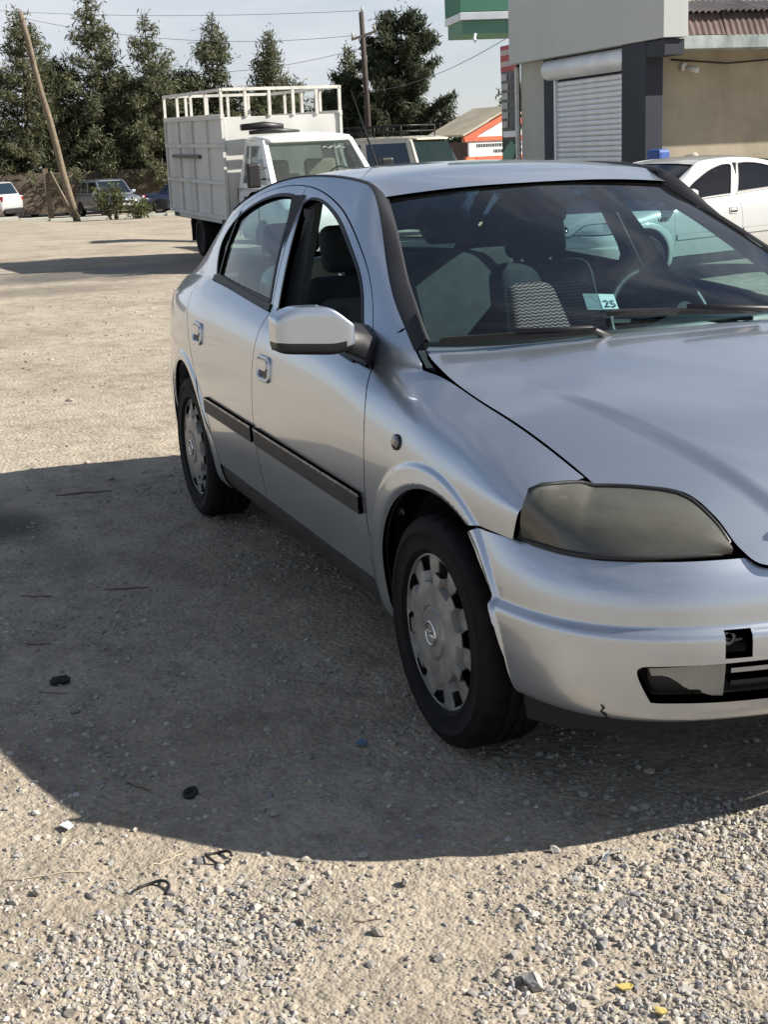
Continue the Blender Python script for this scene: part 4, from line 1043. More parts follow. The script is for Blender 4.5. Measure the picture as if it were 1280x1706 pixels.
def build_ground():
    xs = np.concatenate([-np.geomspace(14, 260, 46)[::-1], np.linspace(-13.5, -5, 70), np.linspace(-4.95, -0.6, 120), np.linspace(-0.57, 2.2, 130), np.geomspace(2.35, 120, 26)])
    ys = np.concatenate([-np.geomspace(5, 160, 30)[::-1], np.linspace(-4.8, -2.5, 40), np.linspace(-2.46, 0.4, 120), np.linspace(0.47, 6, 60), np.geomspace(6.2, 260, 40)])
    X, Y = np.meshgrid(xs, ys, indexing='ij'); P = np.stack([X.ravel(), Y.ravel()], -1)
    Z = ground_height(P[:, 0], P[:, 1]); V = np.column_stack([P, Z]); ny = len(ys); nx = len(xs)
    ii, jj = np.meshgrid(np.arange(nx-1), np.arange(ny-1), indexing='ij'); a = (ii*ny+jj).ravel()
    F = np.stack([a, a+ny, a+ny+1, a+1], -1)
    me = bpy.data.meshes.new('ground'); me.vertices.add(len(V)); me.vertices.foreach_set('co', V.ravel())
    me.loops.add(F.size); me.loops.foreach_set('vertex_index', F.ravel().astype(np.int32)); me.polygons.add(len(F))
    me.polygons.foreach_set('loop_start', np.arange(0, F.size, 4, dtype=np.int32)); me.polygons.foreach_set('use_smooth', np.ones(len(F), dtype=bool)); me.update(calc_edges=True)
    o = bpy.data.objects.new('ground', me); lk(o); return tag(o, kind='structure')
def ground_mat():
    m, nt, b = nmat('dusty_gravel_ground'); L = nt.links
    b.inputs['Roughness'].default_value = 0.95; b.inputs['Specular IOR Level'].default_value = 0.25
    n1 = _noise(nt, 0.8, 8, 0.62); n2 = _noise(nt, 7, 8, 0.68); n3 = _noise(nt, 55, 6, 0.7)
    c1 = _ramp(nt, n1.outputs['Fac'], [(0.30,(0.270,0.228,0.172)),(0.5,(0.372,0.322,0.252)),(0.70,(0.430,0.380,0.305))])
    c2 = _ramp(nt, n2.outputs['Fac'], [(0.28,(0.60,0.60,0.60)),(0.52,(0.97,0.97,0.97)),(0.74,(1.14,1.13,1.12))])
    c3 = _ramp(nt, n3.outputs['Fac'], [(0.28,(0.76,0.75,0.74)),(0.5,(1,1,1)),(0.75,(1.12,1.11,1.10))])
    def mul(a, c):
        n = nt.nodes.new('ShaderNodeMix'); n.data_type = 'RGBA'; n.blend_type = 'MULTIPLY'; n.inputs[0].default_value = 1; L.new(a, n.inputs[6]); L.new(c, n.inputs[7]); return n.outputs[2]
    col = mul(mul(c1.outputs['Color'], c2.outputs['Color']), c3.outputs['Color'])
    # fine grit: cells of single pebbles, some pale, some dark
    t = nt.nodes.new('ShaderNodeTexCoord')
    hs = []
    for sc, amt in ((120.0, 0.22), (45.0, 0.13)):
        v = nt.nodes.new('ShaderNodeTexVoronoi'); v.inputs['Scale'].default_value = sc; L.new(t.outputs['Object'], v.inputs['Vector'])
        sx = nt.nodes.new('ShaderNodeSeparateColor'); L.new(v.outputs['Color'], sx.inputs[0])
        r = _ramp(nt, sx.outputs[0], [(0.0,(0.68,0.68,0.69)),(0.6,(1,1,1)),(1.0,(1.28,1.27,1.25))])
        mm = nt.nodes.new('ShaderNodeMix'); mm.data_type = 'RGBA'; mm.blend_type = 'MULTIPLY'; mm.inputs[0].default_value = amt*1.6; L.new(col, mm.inputs[6]); L.new(r.outputs['Color'], mm.inputs[7]); col = mm.outputs[2]
        hs.append(v.outputs['Distance'])
    # oil stains and damp patches: centre, radii, strength
    sep = nt.nodes.new('ShaderNodeSeparateXYZ'); L.new(t.outputs['Object'], sep.inputs[0])
    def patch(cx, cy, rx, ry, lo, colr, nscale, namp, rot=0.0):
        nonlocal col
        mp = nt.nodes.new('ShaderNodeMapping'); mp.vector_type = 'TEXTURE'; mp.inputs['Location'].default_value = (cx, cy, 0); mp.inputs['Rotation'].default_value = (0,0,rot); mp.inputs['Scale'].default_value = (rx, ry, 1e3)
        L.new(t.outputs['Object'], mp.inputs['Vector']); ln = nt.nodes.new('ShaderNodeVectorMath'); ln.operation = 'LENGTH'; L.new(mp.outputs['Vector'], ln.inputs[0])
        nn = _noise(nt, nscale, 6, 0.65); ad = nt.nodes.new('ShaderNodeMath'); ad.operation = 'MULTIPLY_ADD'; L.new(nn.outputs['Fac'], ad.inputs[0]); ad.inputs[1].default_value = namp; L.new(ln.outputs['Value'], ad.inputs[2])
        r = _ramp(nt, ad.outputs[0], [(0.55+namp*0.5-0.30,(lo,)*3),(min(0.99, 0.72+namp*0.5),(0,0,0))])
        mm = nt.nodes.new('ShaderNodeMix'); mm.data_type = 'RGBA'; mm.inputs[7].default_value = (*colr, 1); L.new(r.outputs['Color'], mm.inputs[0]); L.new(col, mm.inputs[6]); col = mm.outputs[2]; return r
    patch(-2.85, -1.62, 0.62, 0.34, 0.80, (0.055,0.050,0.045), 4, 0.5, 0.25)
    patch(-2.2, -1.45, 0.5, 0.25, 0.35, (0.10,0.09,0.08), 5, 0.6, 0.1)
    for _y in (-1.55, -2.75): patch(-4.5, _y, 7.0, 0.20, 0.30, (0.43,0.385,0.315), 2.5, 0.9, 0.10)     # faint packed wheel tracks
    w1 = patch(-18.2, 1.2, 3.3, 3.6, 0.75, (0.075,0.068,0.060), 1.1, 0.7, 0.3)
    patch(-15.2, 0.3, 1.6, 2.8, 0.55, (0.13,0.115,0.10), 1.4, 0.7, 0.2)
    L.new(col, b.inputs['Base Color'])
    rr = nt.nodes.new('ShaderNodeMapRange'); rr.inputs['To Min'].default_value = 0.95; rr.inputs['To Max'].default_value = 0.30; L.new(w1.outputs['Color'], rr.inputs['Value']); L.new(rr.outputs[0], b.inputs['Roughness'])
    ha = nt.nodes.new('ShaderNodeMath'); ha.operation = 'MULTIPLY_ADD'; L.new(hs[1], ha.inputs[0]); ha.inputs[1].default_value = -1.3; L.new(n3.outputs['Fac'], ha.inputs[2])
    hb = nt.nodes.new('ShaderNodeMath'); hb.operation = 'MULTIPLY_ADD'; L.new(hs[0], hb.inputs[0]); hb.inputs[1].default_value = -0.6; L.new(ha.outputs[0], hb.inputs[2])
    _bump(nt, b, hb.outputs[0], 0.55, 0.010)
    return m
M_ground = ground_mat()
ground = build_ground(); ground.data.materials.append(M_ground)

# ---------------------------------------------------------------- gravel
def rock_base(sub, seed):
    bm = bmesh.new(); bmesh.ops.create_icosphere(bm, subdivisions=sub, radius=1.0); rs = random.Random(seed)
    k = [Vector((rs.uniform(-1,1), rs.uniform(-1,1), rs.uniform(-1,1))).normalized() for _ in range(13)]; dd = [rs.uniform(0.42,0.88) for _ in k]
    for v in bm.verts:
        co = v.co.copy()
        for n, d in zip(k, dd):
            t = co.dot(n)
            if t > d: co -= n*(t-d)*0.97
        v.co = co*rs.uniform(0.92,1.06)
    sx, sy, sz = rs.uniform(0.8,1.25), rs.uniform(0.7,1.0), rs.uniform(0.5,0.75)
    V = np.array([(v.co.x*sx, v.co.y*sy, v.co.z*sz) for v in bm.verts]); bm.verts.index_update(); F = np.array([[v.index for v in f.verts] for f in bm.faces]); bm.free(); return V, F
def stone_mat():
    m, nt, b = nmat('river_gravel'); at = nt.nodes.new('ShaderNodeAttribute'); at.attribute_name = 'tint'
    n = _noise(nt, 90, 5, 0.65); r = _ramp(nt, n.outputs['Fac'], [(0.3,(0.78,0.77,0.76)),(0.7,(1.12,1.11,1.10))])
    mm = nt.nodes.new('ShaderNodeMix'); mm.data_type = 'RGBA'; mm.blend_type = 'MULTIPLY'; mm.inputs[0].default_value = 1; nt.links.new(at.outputs['Color'], mm.inputs[6]); nt.links.new(r.outputs['Color'], mm.inputs[7])
    nt.links.new(mm.outputs[2], b.inputs['Base Color']); b.inputs['Roughness'].default_value = 0.85; return m
M_stone = stone_mat()
STONE_COLS = np.array([(0.40,0.36,0.30),(0.35,0.32,0.275),(0.29,0.275,0.255),(0.38,0.36,0.32),(0.24,0.24,0.245),(0.34,0.30,0.25),(0.42,0.40,0.37),(0.29,0.26,0.225)])
def scatter(name, pos, rad, sub, seed, kind='stuff', sink=0.50):
    rs = np.random.default_rng(seed); bases = [rock_base(sub, seed*10+i) for i in range(6)]
    N = len(pos); which = rs.integers(0, 6, N); Vs = []; Fs = []; Cs = []; base = 0
    z0 = ground_height(pos[:, 0], pos[:, 1])
    for k in range(6):
        idx = np.where(which == k)[0]
        if not len(idx): continue
        V, F = bases[k]; n = len(idx); a = rs.random(n)*6.283; tl = rs.normal(0, 0.25, n)
        c, s = np.cos(a), np.sin(a); ct, st = np.cos(tl), np.sin(tl)
        X = V[None, :, 0]*ct[:, None]-V[None, :, 2]*st[:, None]; Zz = V[None, :, 0]*st[:, None]+V[None, :, 2]*ct[:, None]; Y = np.broadcast_to(V[None, :, 1], X.shape)
        r = rad[idx][:, None]
        P = np.stack([(X*c[:, None]-Y*s[:, None])*r+pos[idx, 0][:, None], (X*s[:, None]+Y*c[:, None])*r+pos[idx, 1][:, None], Zz*r+(z0[idx]+rad[idx]*(0.6-sink))[:, None]], -1)
        Vs.append(P.reshape(-1, 3)); Fs.append((F[None]+(base+np.arange(n)*len(V))[:, None, None]).reshape(-1, 3)); base += n*len(V)
        col = STONE_COLS[rs.integers(0, len(STONE_COLS), n)]*rs.uniform(0.75, 1.15, (n, 1)); Cs.append(np.repeat(np.column_stack([col, np.ones(n)]), len(V), 0))
    V = np.vstack(Vs); F = np.vstack(Fs); Cc = np.vstack(Cs)
    me = bpy.data.meshes.new(name); me.vertices.add(len(V)); me.vertices.foreach_set('co', V.ravel()); me.loops.add(F.size); me.loops.foreach_set('vertex_index', F.ravel().astype(np.int32))
    me.polygons.add(len(F)); me.polygons.foreach_set('loop_start', np.arange(0, F.size, 3, dtype=np.int32)); me.polygons.foreach_set('use_smooth', np.full(len(F), False)); me.update(calc_edges=True)
    at = me.attributes.new('tint', 'FLOAT_COLOR', 'POINT'); at.data.foreach_set('color', Cc.ravel().astype(np.float32)); me.materials.append(M_stone)
    o = bpy.data.objects.new(name, me); lk(o); return o
def build_gravel():
    rs = np.random.default_rng(11)
    def dens(P):
        q = P-np.array([3.04,-2.106]); d = q@np.array([-0.937,0.350]); l = q@np.array([0.350,0.937])
        near = np.maximum(smooth01((2.78-d)/0.34), smooth01((3.0-d)/0.35)*smooth01((l-0.45)/0.3))   # loose gravel close to the lens
        mid = np.exp(-((l-0.03)/0.22)**2)                   # trodden strip in the middle
        right = smooth01((l-0.15)/0.5)*smooth01((3.2-d)/0.5)
        nz = np.clip(0.6+1.7*vnoise(P, 0.22, 21)+1.1*vnoise(P, 0.07, 22), 0.02, 2)
        return np.clip(near*(1-0.90*mid)*nz*(0.9+0.3*right), 0, 1.0), d
    def pick(n, box, base):
        P = rs.uniform([box[0], box[2]], [box[1], box[3]], (n, 2)); w, d = dens(P); keep = rs.random(n) < np.clip(w+base, 0, 1)
        return P[keep]
    box = (-0.6, 2.0, -2.6, 0.4)
    a = pick(80000, box, 0.025); scatter_list = []
    o = scatter('fine_gravel', a, rs.uniform(0.0022, 0.0055, len(a)), 1, 3); tag(o, 'fine loose gravel strewn over the dusty ground', 'gravel', kind='stuff')
    b_ = pick(70000, box, 0.006)
    o = scatter('gravel', b_, np.clip(rs.lognormal(math.log(0.0068), 0.38, len(b_)), 0.0035, 0.016), 2, 4); tag(o, 'pale grey river gravel lying loose in the foreground', 'gravel', kind='stuff')
    # thinner scatter in the shade beside the car and over the sunny yard behind
    c_ = rs.uniform([-3.6,-3.2],[0.6,-0.4],(15000,2)); k = rs.random(len(c_)) < np.clip(0.35+1.6*vnoise(c_, 0.35, 31), 0.03, 1); c_ = c_[k]
    o = scatter('grit', c_, np.clip(rs.lognormal(math.log(0.0075), 0.42, len(c_)), 0.003, 0.020), 1, 5); tag(o, 'small stones scattered in the car\'s shadow', 'gravel', kind='stuff')
    e_ = rs.uniform([-14,-5],[-3.2,3.5],(5200,2)); k = rs.random(len(e_)) < np.clip(0.4+1.5*vnoise(e_, 0.8, 32), 0.03, 1); e_ = e_[k]
    o = scatter('yard_stones', e_, np.clip(rs.lognormal(math.log(0.011), 0.4, len(e_)), 0.005, 0.03), 1, 6); tag(o, 'small stones scattered over the sunlit yard behind', 'gravel', kind='stuff')
build_gravel()
# ---------------------------------------------------------------- street setting: materials
def plaster(name, col, var=0.12, scale=2.0, stain=0.35, bump=0.15):
    m, nt, b = nmat(name); b.inputs['Roughness'].default_value = 0.9
    n = _noise(nt, scale, 8, 0.65); n2 = _noise(nt, scale*0.6, 5, 0.6, stretch=(1,1,0.15))
    r = _ramp(nt, n.outputs['Fac'], [(0.3, tuple(c*(1-var) for c in col)), (0.7, tuple(c*(1+var) for c in col))])
    r2 = _ramp(nt, n2.outputs['Fac'], [(0.32,(1-stain,)*3), (0.55,(1,1,1))])
    mm = nt.nodes.new('ShaderNodeMix'); mm.data_type = 'RGBA'; mm.blend_type = 'MULTIPLY'; mm.inputs[0].default_value = 1
    nt.links.new(r.outputs['Color'], mm.inputs[6]); nt.links.new(r2.outputs['Color'], mm.inputs[7]); nt.links.new(mm.outputs[2], b.inputs['Base Color'])
    _bump(nt, b, _noise(nt, 45, 5).outputs['Fac'], bump, 0.006); return m
M_fascia = plaster('fascia_panel', (0.49,0.515,0.50), 0.03, 0.7, 0.06, 0.02)
M_wall_beige = plaster('beige_render', (0.40,0.35,0.26), 0.14, 1.6, 0.25)
M_wall_grey = plaster('grey_green_render', (0.42,0.43,0.38), 0.08, 1.2, 0.15)
M_navy = plaster('slate_cladding', (0.040,0.046,0.060), 0.12, 1.2, 0.2, 0.05)
M_shutter = plain('shutter_paint', (0.70,0.725,0.75), 0.45, metal=0.2, var=0.10, vscale=2)
M_soffit = plaster('canopy_metal', (0.34,0.39,0.38), 0.25, 3.5, 0.5)
M_rust = plaster('rusty_brown_sheet', (0.125,0.088,0.080), 0.35, 2.2, 0.4)
M_darkroof = plaster('dark_roof_sheet', (0.085,0.075,0.080), 0.3, 2.5, 0.3)
M_green = plaster('green_cladding', (0.075,0.215,0.150), 0.08, 0.8, 0.15, 0.02)
M_green2 = plaster('pale_green_trim', (0.15,0.30,0.215), 0.08, 0.8, 0.15, 0.02)
M_brownwall = plaster('brown_block_wall', (0.12,0.092,0.070), 0.25, 0.9, 0.35)
M_signblack = plain('sign_black', (0.012,0.013,0.016), 0.35)
M_signwhite = plain('sign_white', (0.62,0.62,0.60), 0.6)
M_signred = plain('sign_red', (0.40,0.035,0.045), 0.5)
M_orange = plain('orange_red_paint', (0.52,0.105,0.045), 0.6, var=0.2)
M_yellow = plain('yellow_paint', (0.62,0.42,0.13), 0.6, var=0.2)
M_blue = plain('blue_plastic', (0.025,0.07,0.26), 0.6)
M_bark = plaster('old_pole_wood', (0.17,0.135,0.095), 0.3, 6, 0.4, 0.4)
M_bark2 = plaster('pine_bark', (0.085,0.062,0.045), 0.3, 5, 0.4, 0.5)
M_darkpole = plaster('dark_pole', (0.055,0.045,0.038), 0.2, 4, 0.2)
M_wire = plain('wire', (0.10,0.10,0.11), 0.6)

# ---------------------------------------------------------------- shop building on the right
def building():
    o = Vector((-17.2, 10.32, -0.40)); rz = math.radians(-3.4)
    b = empty('shop_building', o, rz, label='grey shop building with a closed roller shutter and slate corner pillar', cat='building')
    Z = lambda z: z+0.40
    def part(name, mat, c, d, bev=0.0):
        mb = MB(); mb.box((c[0], c[1], Z(c[2])), d, bev=bev); return mb.build(name, mat, b)
    part('fascia', M_fascia, (-2.395, 0.27, 3.81), (6.17, 0.44, 1.62), 0.008)
    part('wall', M_wall_grey, (-4.93, 0.50, 1.3), (1.10, 0.4, 3.4))
    part('corner_pillar', M_navy, (-0.37, 0.25, 1.30), (0.83, 0.32, 3.39), 0.006)
    part('lintel', M_navy, (0.16, 0.28, 2.86), (0.96, 0.36, 0.24), 0.006)
    part('door_jamb', M_navy, (-4.10, 0.46, 1.3), (0.54, 0.34, 3.38), 0.006)
    part('back_wall', M_wall_beige, (-3.05, 3.9, 1.75), (4.85, 6.0, 3.9))
    part('side_wall', M_wall_beige, (-0.50, 4.57, 1.25), (0.30, 8.3, 3.2))
    part('canopy', M_soffit, (-0.20, 4.86, 2.94), (1.16, 8.70, 0.20), 0.006)
    # corrugated brown sheets standing over the canopy edge, one by one, and the dark roof behind
    for i in range(9):
        mb = MB(); y0 = 0.52+i*0.86; n = 8
        vs = []; fs = []
        for j in range(n*4+1):
            yy = y0+0.90*j/(n*4); dx = 0.018*math.sin(j*math.pi/2)
            vs += [(0.36+dx+0.012*(i%2), yy, Z(3.05-0.012*(i%3))), (0.16+dx+0.012*(i%2), yy, Z(3.40+0.01*(i%2)))]
        for j in range(n*4): fs.append((2*j, 2*j+2, 2*j+3, 2*j+1))
        mb.add(vs, fs, 0, True); mb.build('wall_sheet', M_rust, b, fixn=False)
    for i in range(9):
        mb = MB(); y0 = 0.50+i*0.86; vs = []; fs = []
        for j in range(33):
            yy = y0+0.90*j/32; dz = 0.02*math.sin(j*math.pi/2)+0.012*(i%2)
            vs += [(0.30, yy, Z(3.41)+dz), (-3.0, yy, Z(4.30)+dz)]
        for j in range(32): fs.append((2*j, 2*j+2, 2*j+3, 2*j+1))
        mb.add(vs, fs, 0, True); mb.build('roof_sheet', M_darkroof, b, fixn=False)
    # roller shutter: every slat its own curved strip, in a frame under a round box
    sh = MB(); sh.box((-2.33, 0.38, Z(1.2)), (3.20, 0.02, 2.9)); shutter = sh.build('roller_shutter', M_navy, b)
    prof = [(-0.000,-0.046),(-0.014,-0.040),(-0.021,-0.012),(-0.021,0.014),(-0.012,0.040),(0.0,0.044)]
    vs = []; fs = []
    for x in (-3.86, -0.80):
        for yy, zz in prof: vs.append((x, yy, zz))
    n = len(prof); fs = [(i, i+1, n+i+1, n+i) for i in range(n-1)]
    me = bpy.data.meshes.new('shutter_slat'); me.from_pydata(vs, [], fs); me.materials.append(M_shutter); me.polygons.foreach_set('use_smooth', np.ones(len(fs), dtype=bool)); me.update()
    for i in range(29):
        s = bpy.data.objects.new('shutter_slat', me); lk(s, shutter); s.location = (0, 0.325, Z(-0.05+0.092*i))
    mb = MB(); mb.lathe([(0.001,-4.02),(0.165,-4.02),(0.185,-4.00),(0.185,-0.79),(0.165,-0.77),(0.001,-0.77)], 28, 'x', (0, 0.25, Z(2.79))); mb.build('shutter_box', M_shutter, shutter)
    for x in (-3.83, -0.79):
        mb = MB(); mb.box((x, 0.30, Z(1.2)), (0.07, 0.07, 2.9)); mb.build('guide_rail', M_shutter, shutter)
    # tall sign at the far end of the front
    sg = MB(); sg.box((-6.08, 0.33, Z(1.50)), (0.84, 0.06, 3.84)); sign = sg.build('sign_panel', M_signblack, b)
    mb = MB(); mb.box((-6.08, 0.295, Z(3.16)), (0.82, 0.012, 0.50)); mb.build('red_header', M_signred, sign)
    rs = random.Random(5)
    def print_rows(z0, dz, nrow, x0, x1, parent, mat, h=0.09):
        mb = MB()
        for r in range(nrow):
            x = x0
            while x < x1:
                w = rs.uniform(0.035, 0.075); mb.box((x+w/2, 0.286, Z(z0-dz*r)), (w*0.72, 0.006, h)); x += w+0.012
        return mb.build('lettering', mat, parent)
    print_rows(3.28, 0.22, 2, -6.46, -5.72, sign, M_signwhite, 0.10)
    print_rows(2.80, 0.185, 6, -6.46, -6.16, sign, M_signwhite, 0.13); print_rows(2.80, 0.185, 6, -6.04, -5.72, sign, M_greyprint, 0.13)
    mb = MB(); mb.box((-6.06, 0.293, Z(1.68)), (0.72, 0.010, 0.12)); mb.build('pale_stripe', M_shutter, sign)
    mb = MB(); mb.prism([(-6.44,Z(1.12)),(-6.12,Z(1.10)),(-5.86,Z(1.22)),(-5.76,Z(1.45)),(-5.98,Z(1.56)),(-6.28,Z(1.42)),(-6.42,Z(1.30))], 'y', 0.285, 0.298); mb.build('printed_picture', M_green2, sign)
    mb = MB(); mb.box((-5.55, 0.24, Z(1.95)), (0.08, 0.06, 2.0)); mb.build('light_strip', M_signwhite, b)
    # security camera under the canopy
    mb = MB(); mb.box((-0.30, 0.98, Z(2.60)), (0.10, 0.10, 0.12), bev=0.02); mb.tube([(-0.26,1.02,Z(2.58)),(-0.10,1.14,Z(2.53))], 0.045, 12); mb.build('security_camera', M_signwhite, b)
    mb = MB(); mb.tube([(-0.3,0.75,Z(2.72)),(-0.28,1.8,Z(2.64)),(-0.28,3.0,Z(2.70)),(-0.28,5.0,Z(2.70))], 0.016, 6); mb.build('cable', M_black, b)
    return b
M_greyprint = plain('grey_print', (0.16,0.17,0.18), 0.6)
building()

# green canopy of the next building
gc = empty('green_canopy', (-26.2, 13.55, 0.14), math.radians(-12), label='green clad canopy roof with a pale band, above the far end of the shop', cat='canopy')
mb = MB(); mb.box((0,1.0,4.85), (1.6,6.6,1.35), bev=0.01); mb.build('fascia', M_green, gc)
mb = MB(); mb.box((0.02,1.0,4.08), (1.62,6.62,0.16), bev=0.01); mb.build('pale_band', M_shutter, gc)
mb = MB(); mb.box((0,1.0,3.85), (1.5,6.5,0.30), bev=0.01); mb.build('lower_trim', M_green2, gc)
for yy in (1.6, 3.8):
    mb = MB(); mb.box((-0.2,yy,1.65), (0.3,0.3,4.2)); mb.build('post', M_wall_grey, gc)
mb = MB(); mb.tube([(0.72,-1.95,3.72),(0.80,-2.0,3.60),(0.86,-1.98,3.55)], 0.035, 8); mb.build('spotlight', M_shutter, gc)

# red and yellow kiosk far behind
kx, ky = -38.9, 18.35; kz = gz(kx, ky)
kk = empty('kiosk', (kx, ky, kz), math.radians(12), label='small kiosk with orange gable frame, white sign board and yellow posts', cat='kiosk')
K = lambda z: z-kz
mb = MB(); mb.box((-1.2,0.3,K(0.3)), (2.0,2.8,2.6)); mb.build('wall', M_rust, kk)
mb = MB(); mb.prism([(-1.35,K(1.70)),(1.75,K(1.70)),(0.45,K(2.42))], 'x', -0.05, 0.02); mb.build('gable_board', M_signwhite, kk)
for a, c in (((-1.45,K(1.66)),(0.45,K(2.46))), ((0.45,K(2.46)),(1.85,K(1.66)))):
    mb = MB(); mb.bar((0.04,a[0],a[1]), (0.04,c[0],c[1]), 0.12, 0.17); mb.build('gable_frame', M_orange, kk)
for a, c in (((-1.55,K(1.80)),(0.45,K(2.66))), ((0.45,K(2.66)),(2.0,K(1.80)))):
    mb = MB(); mb.bar((-0.9,a[0],a[1]), (-0.9,c[0],c[1]), 2.1, 0.06, up=(0,0,1)); mb.build('roof_slope', M_wall_beige, kk)
for z in (1.68, 1.06):
    mb = MB(); mb.box((0.03,0.2,K(z)), (0.12,3.2,0.13)); mb.build('sign_rail', M_orange, kk)
mb = MB(); mb.box((0.0,0.25,K(1.37)), (0.08,3.0,0.52)); brd = mb.build('sign_board', M_signwhite, kk)
mb = MB(); rs = random.Random(3)
for r, (z, x0, x1) in enumerate(((1.47,-0.95,1.5),(1.28,-0.25,1.3))):
    x = x0
    while x < x1:
        w = rs.uniform(0.05,0.11); mb.box((0.045,x+w/2,K(z)), (0.01,w*0.8,0.10)); x += w+0.02
mb.build('lettering', M_navy, brd)
mb = MB(); rs = random.Random(9)
for i in range(7): mb.bar((0.03,0.15+0.12*i,K(1.95+0.05*rs.random())), (0.03,0.28+0.12*i,K(2.03+0.08*rs.random())), 0.03, 0.02)
mb.build('gable_lettering', M_navy, kk)
for yy in (-1.3, 1.7):
    mb = MB(); mb.box((0.06,yy,K(-0.0)), (0.30,0.30,2.1)); mb.build('post', M_yellow, kk)

# ---------------------------------------------------------------- low wall, kerb, poles
bw = MB(); bw.box((-69.5, 9.0, 0.05), (0.3, 34.0, 2.0)); tag(bw.build('boundary_wall', M_brownwall), 'low brown wall under the pine trees', 'wall')
kb = MB()
for i in range(16):
    y0 = 2.0+i*1.25; kb = MB(); kb.box((-58.6+0.25*(y0-7)*0.4, y0, gz(-58.6, y0)+0.03), (0.22,1.20,0.20), bev=0.02)
    o = kb.build('kerb_stone', M_wall_grey)
    if i == 0: kerb0 = o; tag(o, 'row of pale kerb stones along the far edge of the yard', 'kerb'); o.name = 'kerb'
    else: o.parent = kerb0
def pole(name, a, c, r0, r1, mat, label, n=10):
    mb = MB(); a = Vector(a); c = Vector(c); pts = [a+(c-a)*i/8 + Vector((0.03*math.sin(i*1.3), 0.03*math.cos(i*1.7), 0)) for i in range(9)]
    mb.tube(pts, [r0+(r1-r0)*i/8 for i in range(9)], n); o = mb.build(name, mat); return tag(o, label, 'pole')
zb = gz(-56.7, 7.28)
p1 = pole('utility_pole', (-56.7,7.28,zb-0.2), (-56.5,5.75,7.45), 0.155, 0.11, M_bark, 'old wooden pole leaning left in front of the pines')
mb = MB(); mb.bar((-59.3,6.58,gz(-59.3,6.58)-0.1), (-59.3,6.50,1.30), 0.22); o = mb.build('prop_post', M_bark); tag(o, 'grey upright timber post beside the leaning pole', 'post')
mb = MB(); mb.bar((-58.8,7.5,gz(-58.8,7.5)), (-59.2,6.66,1.15), 0.16); o = mb.build('brace_post', M_bark); tag(o, 'slanting timber brace against the upright post', 'post')
p2 = empty('power_pole', (-46.6,16.75,gz(-46.6,16.75)), label='dark power pole with a small crossarm, standing straight behind the truck', cat='pole')
mb = MB(); mb.tube([(0,0,-0.2),(0.05,-0.05,4.0),(0.05,-0.12,7.15)], [0.13,0.11,0.09], 10); mb.build('shaft', M_darkpole, p2)
mb = MB(); mb.bar((0.1,-0.55,6.20),(0.1,0.40,6.48),0.09); mb.build('crossarm', M_darkpole, p2)
for yy, zz in ((-0.52,6.26),(0.36,6.52),(-0.10,7.15)):
    mb = MB(); mb.tube([(0.1,yy,zz),(0.1,yy,zz+0.18)], [0.05,0.04], 8); mb.build('insulator', M_wall_grey, p2)
def wire(pts, sag, label):
    mb = MB(); a, c = Vector(pts[0]), Vector(pts[1]); q = [a+(c-a)*i/20-Vector((0,0,sag*4*(i/20)*(1-i/20))) for i in range(21)]
    mb.tube(q, 0.009, 5); tag(mb.build('overhead_wire', M_wire), label, 'wire', 'overhead wires')
zp = p2.location.z
wire([(-56.5,5.8,7.2),(-46.5,16.4,zp+6.35)], 0.5, 'upper overhead wire from the leaning pole to the dark pole')
wire([(-56.6,6.1,5.9),(-46.5,16.95,zp+6.0)], 0.9, 'lower overhead wire from the leaning pole to the dark pole')
wire([(-46.5,16.7,zp+7.2),(-90,-4,12.5)], 0.8, 'high overhead wire running left from the dark pole top')
wire([(-46.5,16.8,zp+4.4),(-26.2,13.2,4.2)], 0.35, 'overhead wire from the dark pole to the green canopy')

# ---------------------------------------------------------------- trees
def leafmat(name, lo, hi):
    m, nt, b = nmat(name); at = nt.nodes.new('ShaderNodeAttribute'); at.attribute_name = 'tint'
    r = _ramp(nt, at.outputs['Fac'], [(0.0, lo), (1.0, hi)]); nt.links.new(r.outputs['Color'], b.inputs['Base Color']); b.inputs['Roughness'].default_value = 0.75; b.inputs['Specular IOR Level'].default_value = 0.25
    tl = nt.nodes.new('ShaderNodeBsdfTranslucent'); nt.links.new(r.outputs['Color'], tl.inputs['Color']); mx = nt.nodes.new('ShaderNodeMixShader'); mx.inputs['Fac'].default_value = 0.28
    nt.links.new(b.outputs[0], mx.inputs[1]); nt.links.new(tl.outputs[0], mx.inputs[2]); nt.links.new(mx.outputs[0], nt.nodes['Material Output'].inputs['Surface']); return m
M_pine = leafmat('pine_needles', (0.050,0.060,0.032), (0.19,0.195,0.108))
M_cypress = leafmat('juniper_needles', (0.028,0.040,0.022), (0.085,0.098,0.055))
M_shrub = leafmat('shrub_leaves', (0.045,0.058,0.020), (0.16,0.17,0.075))
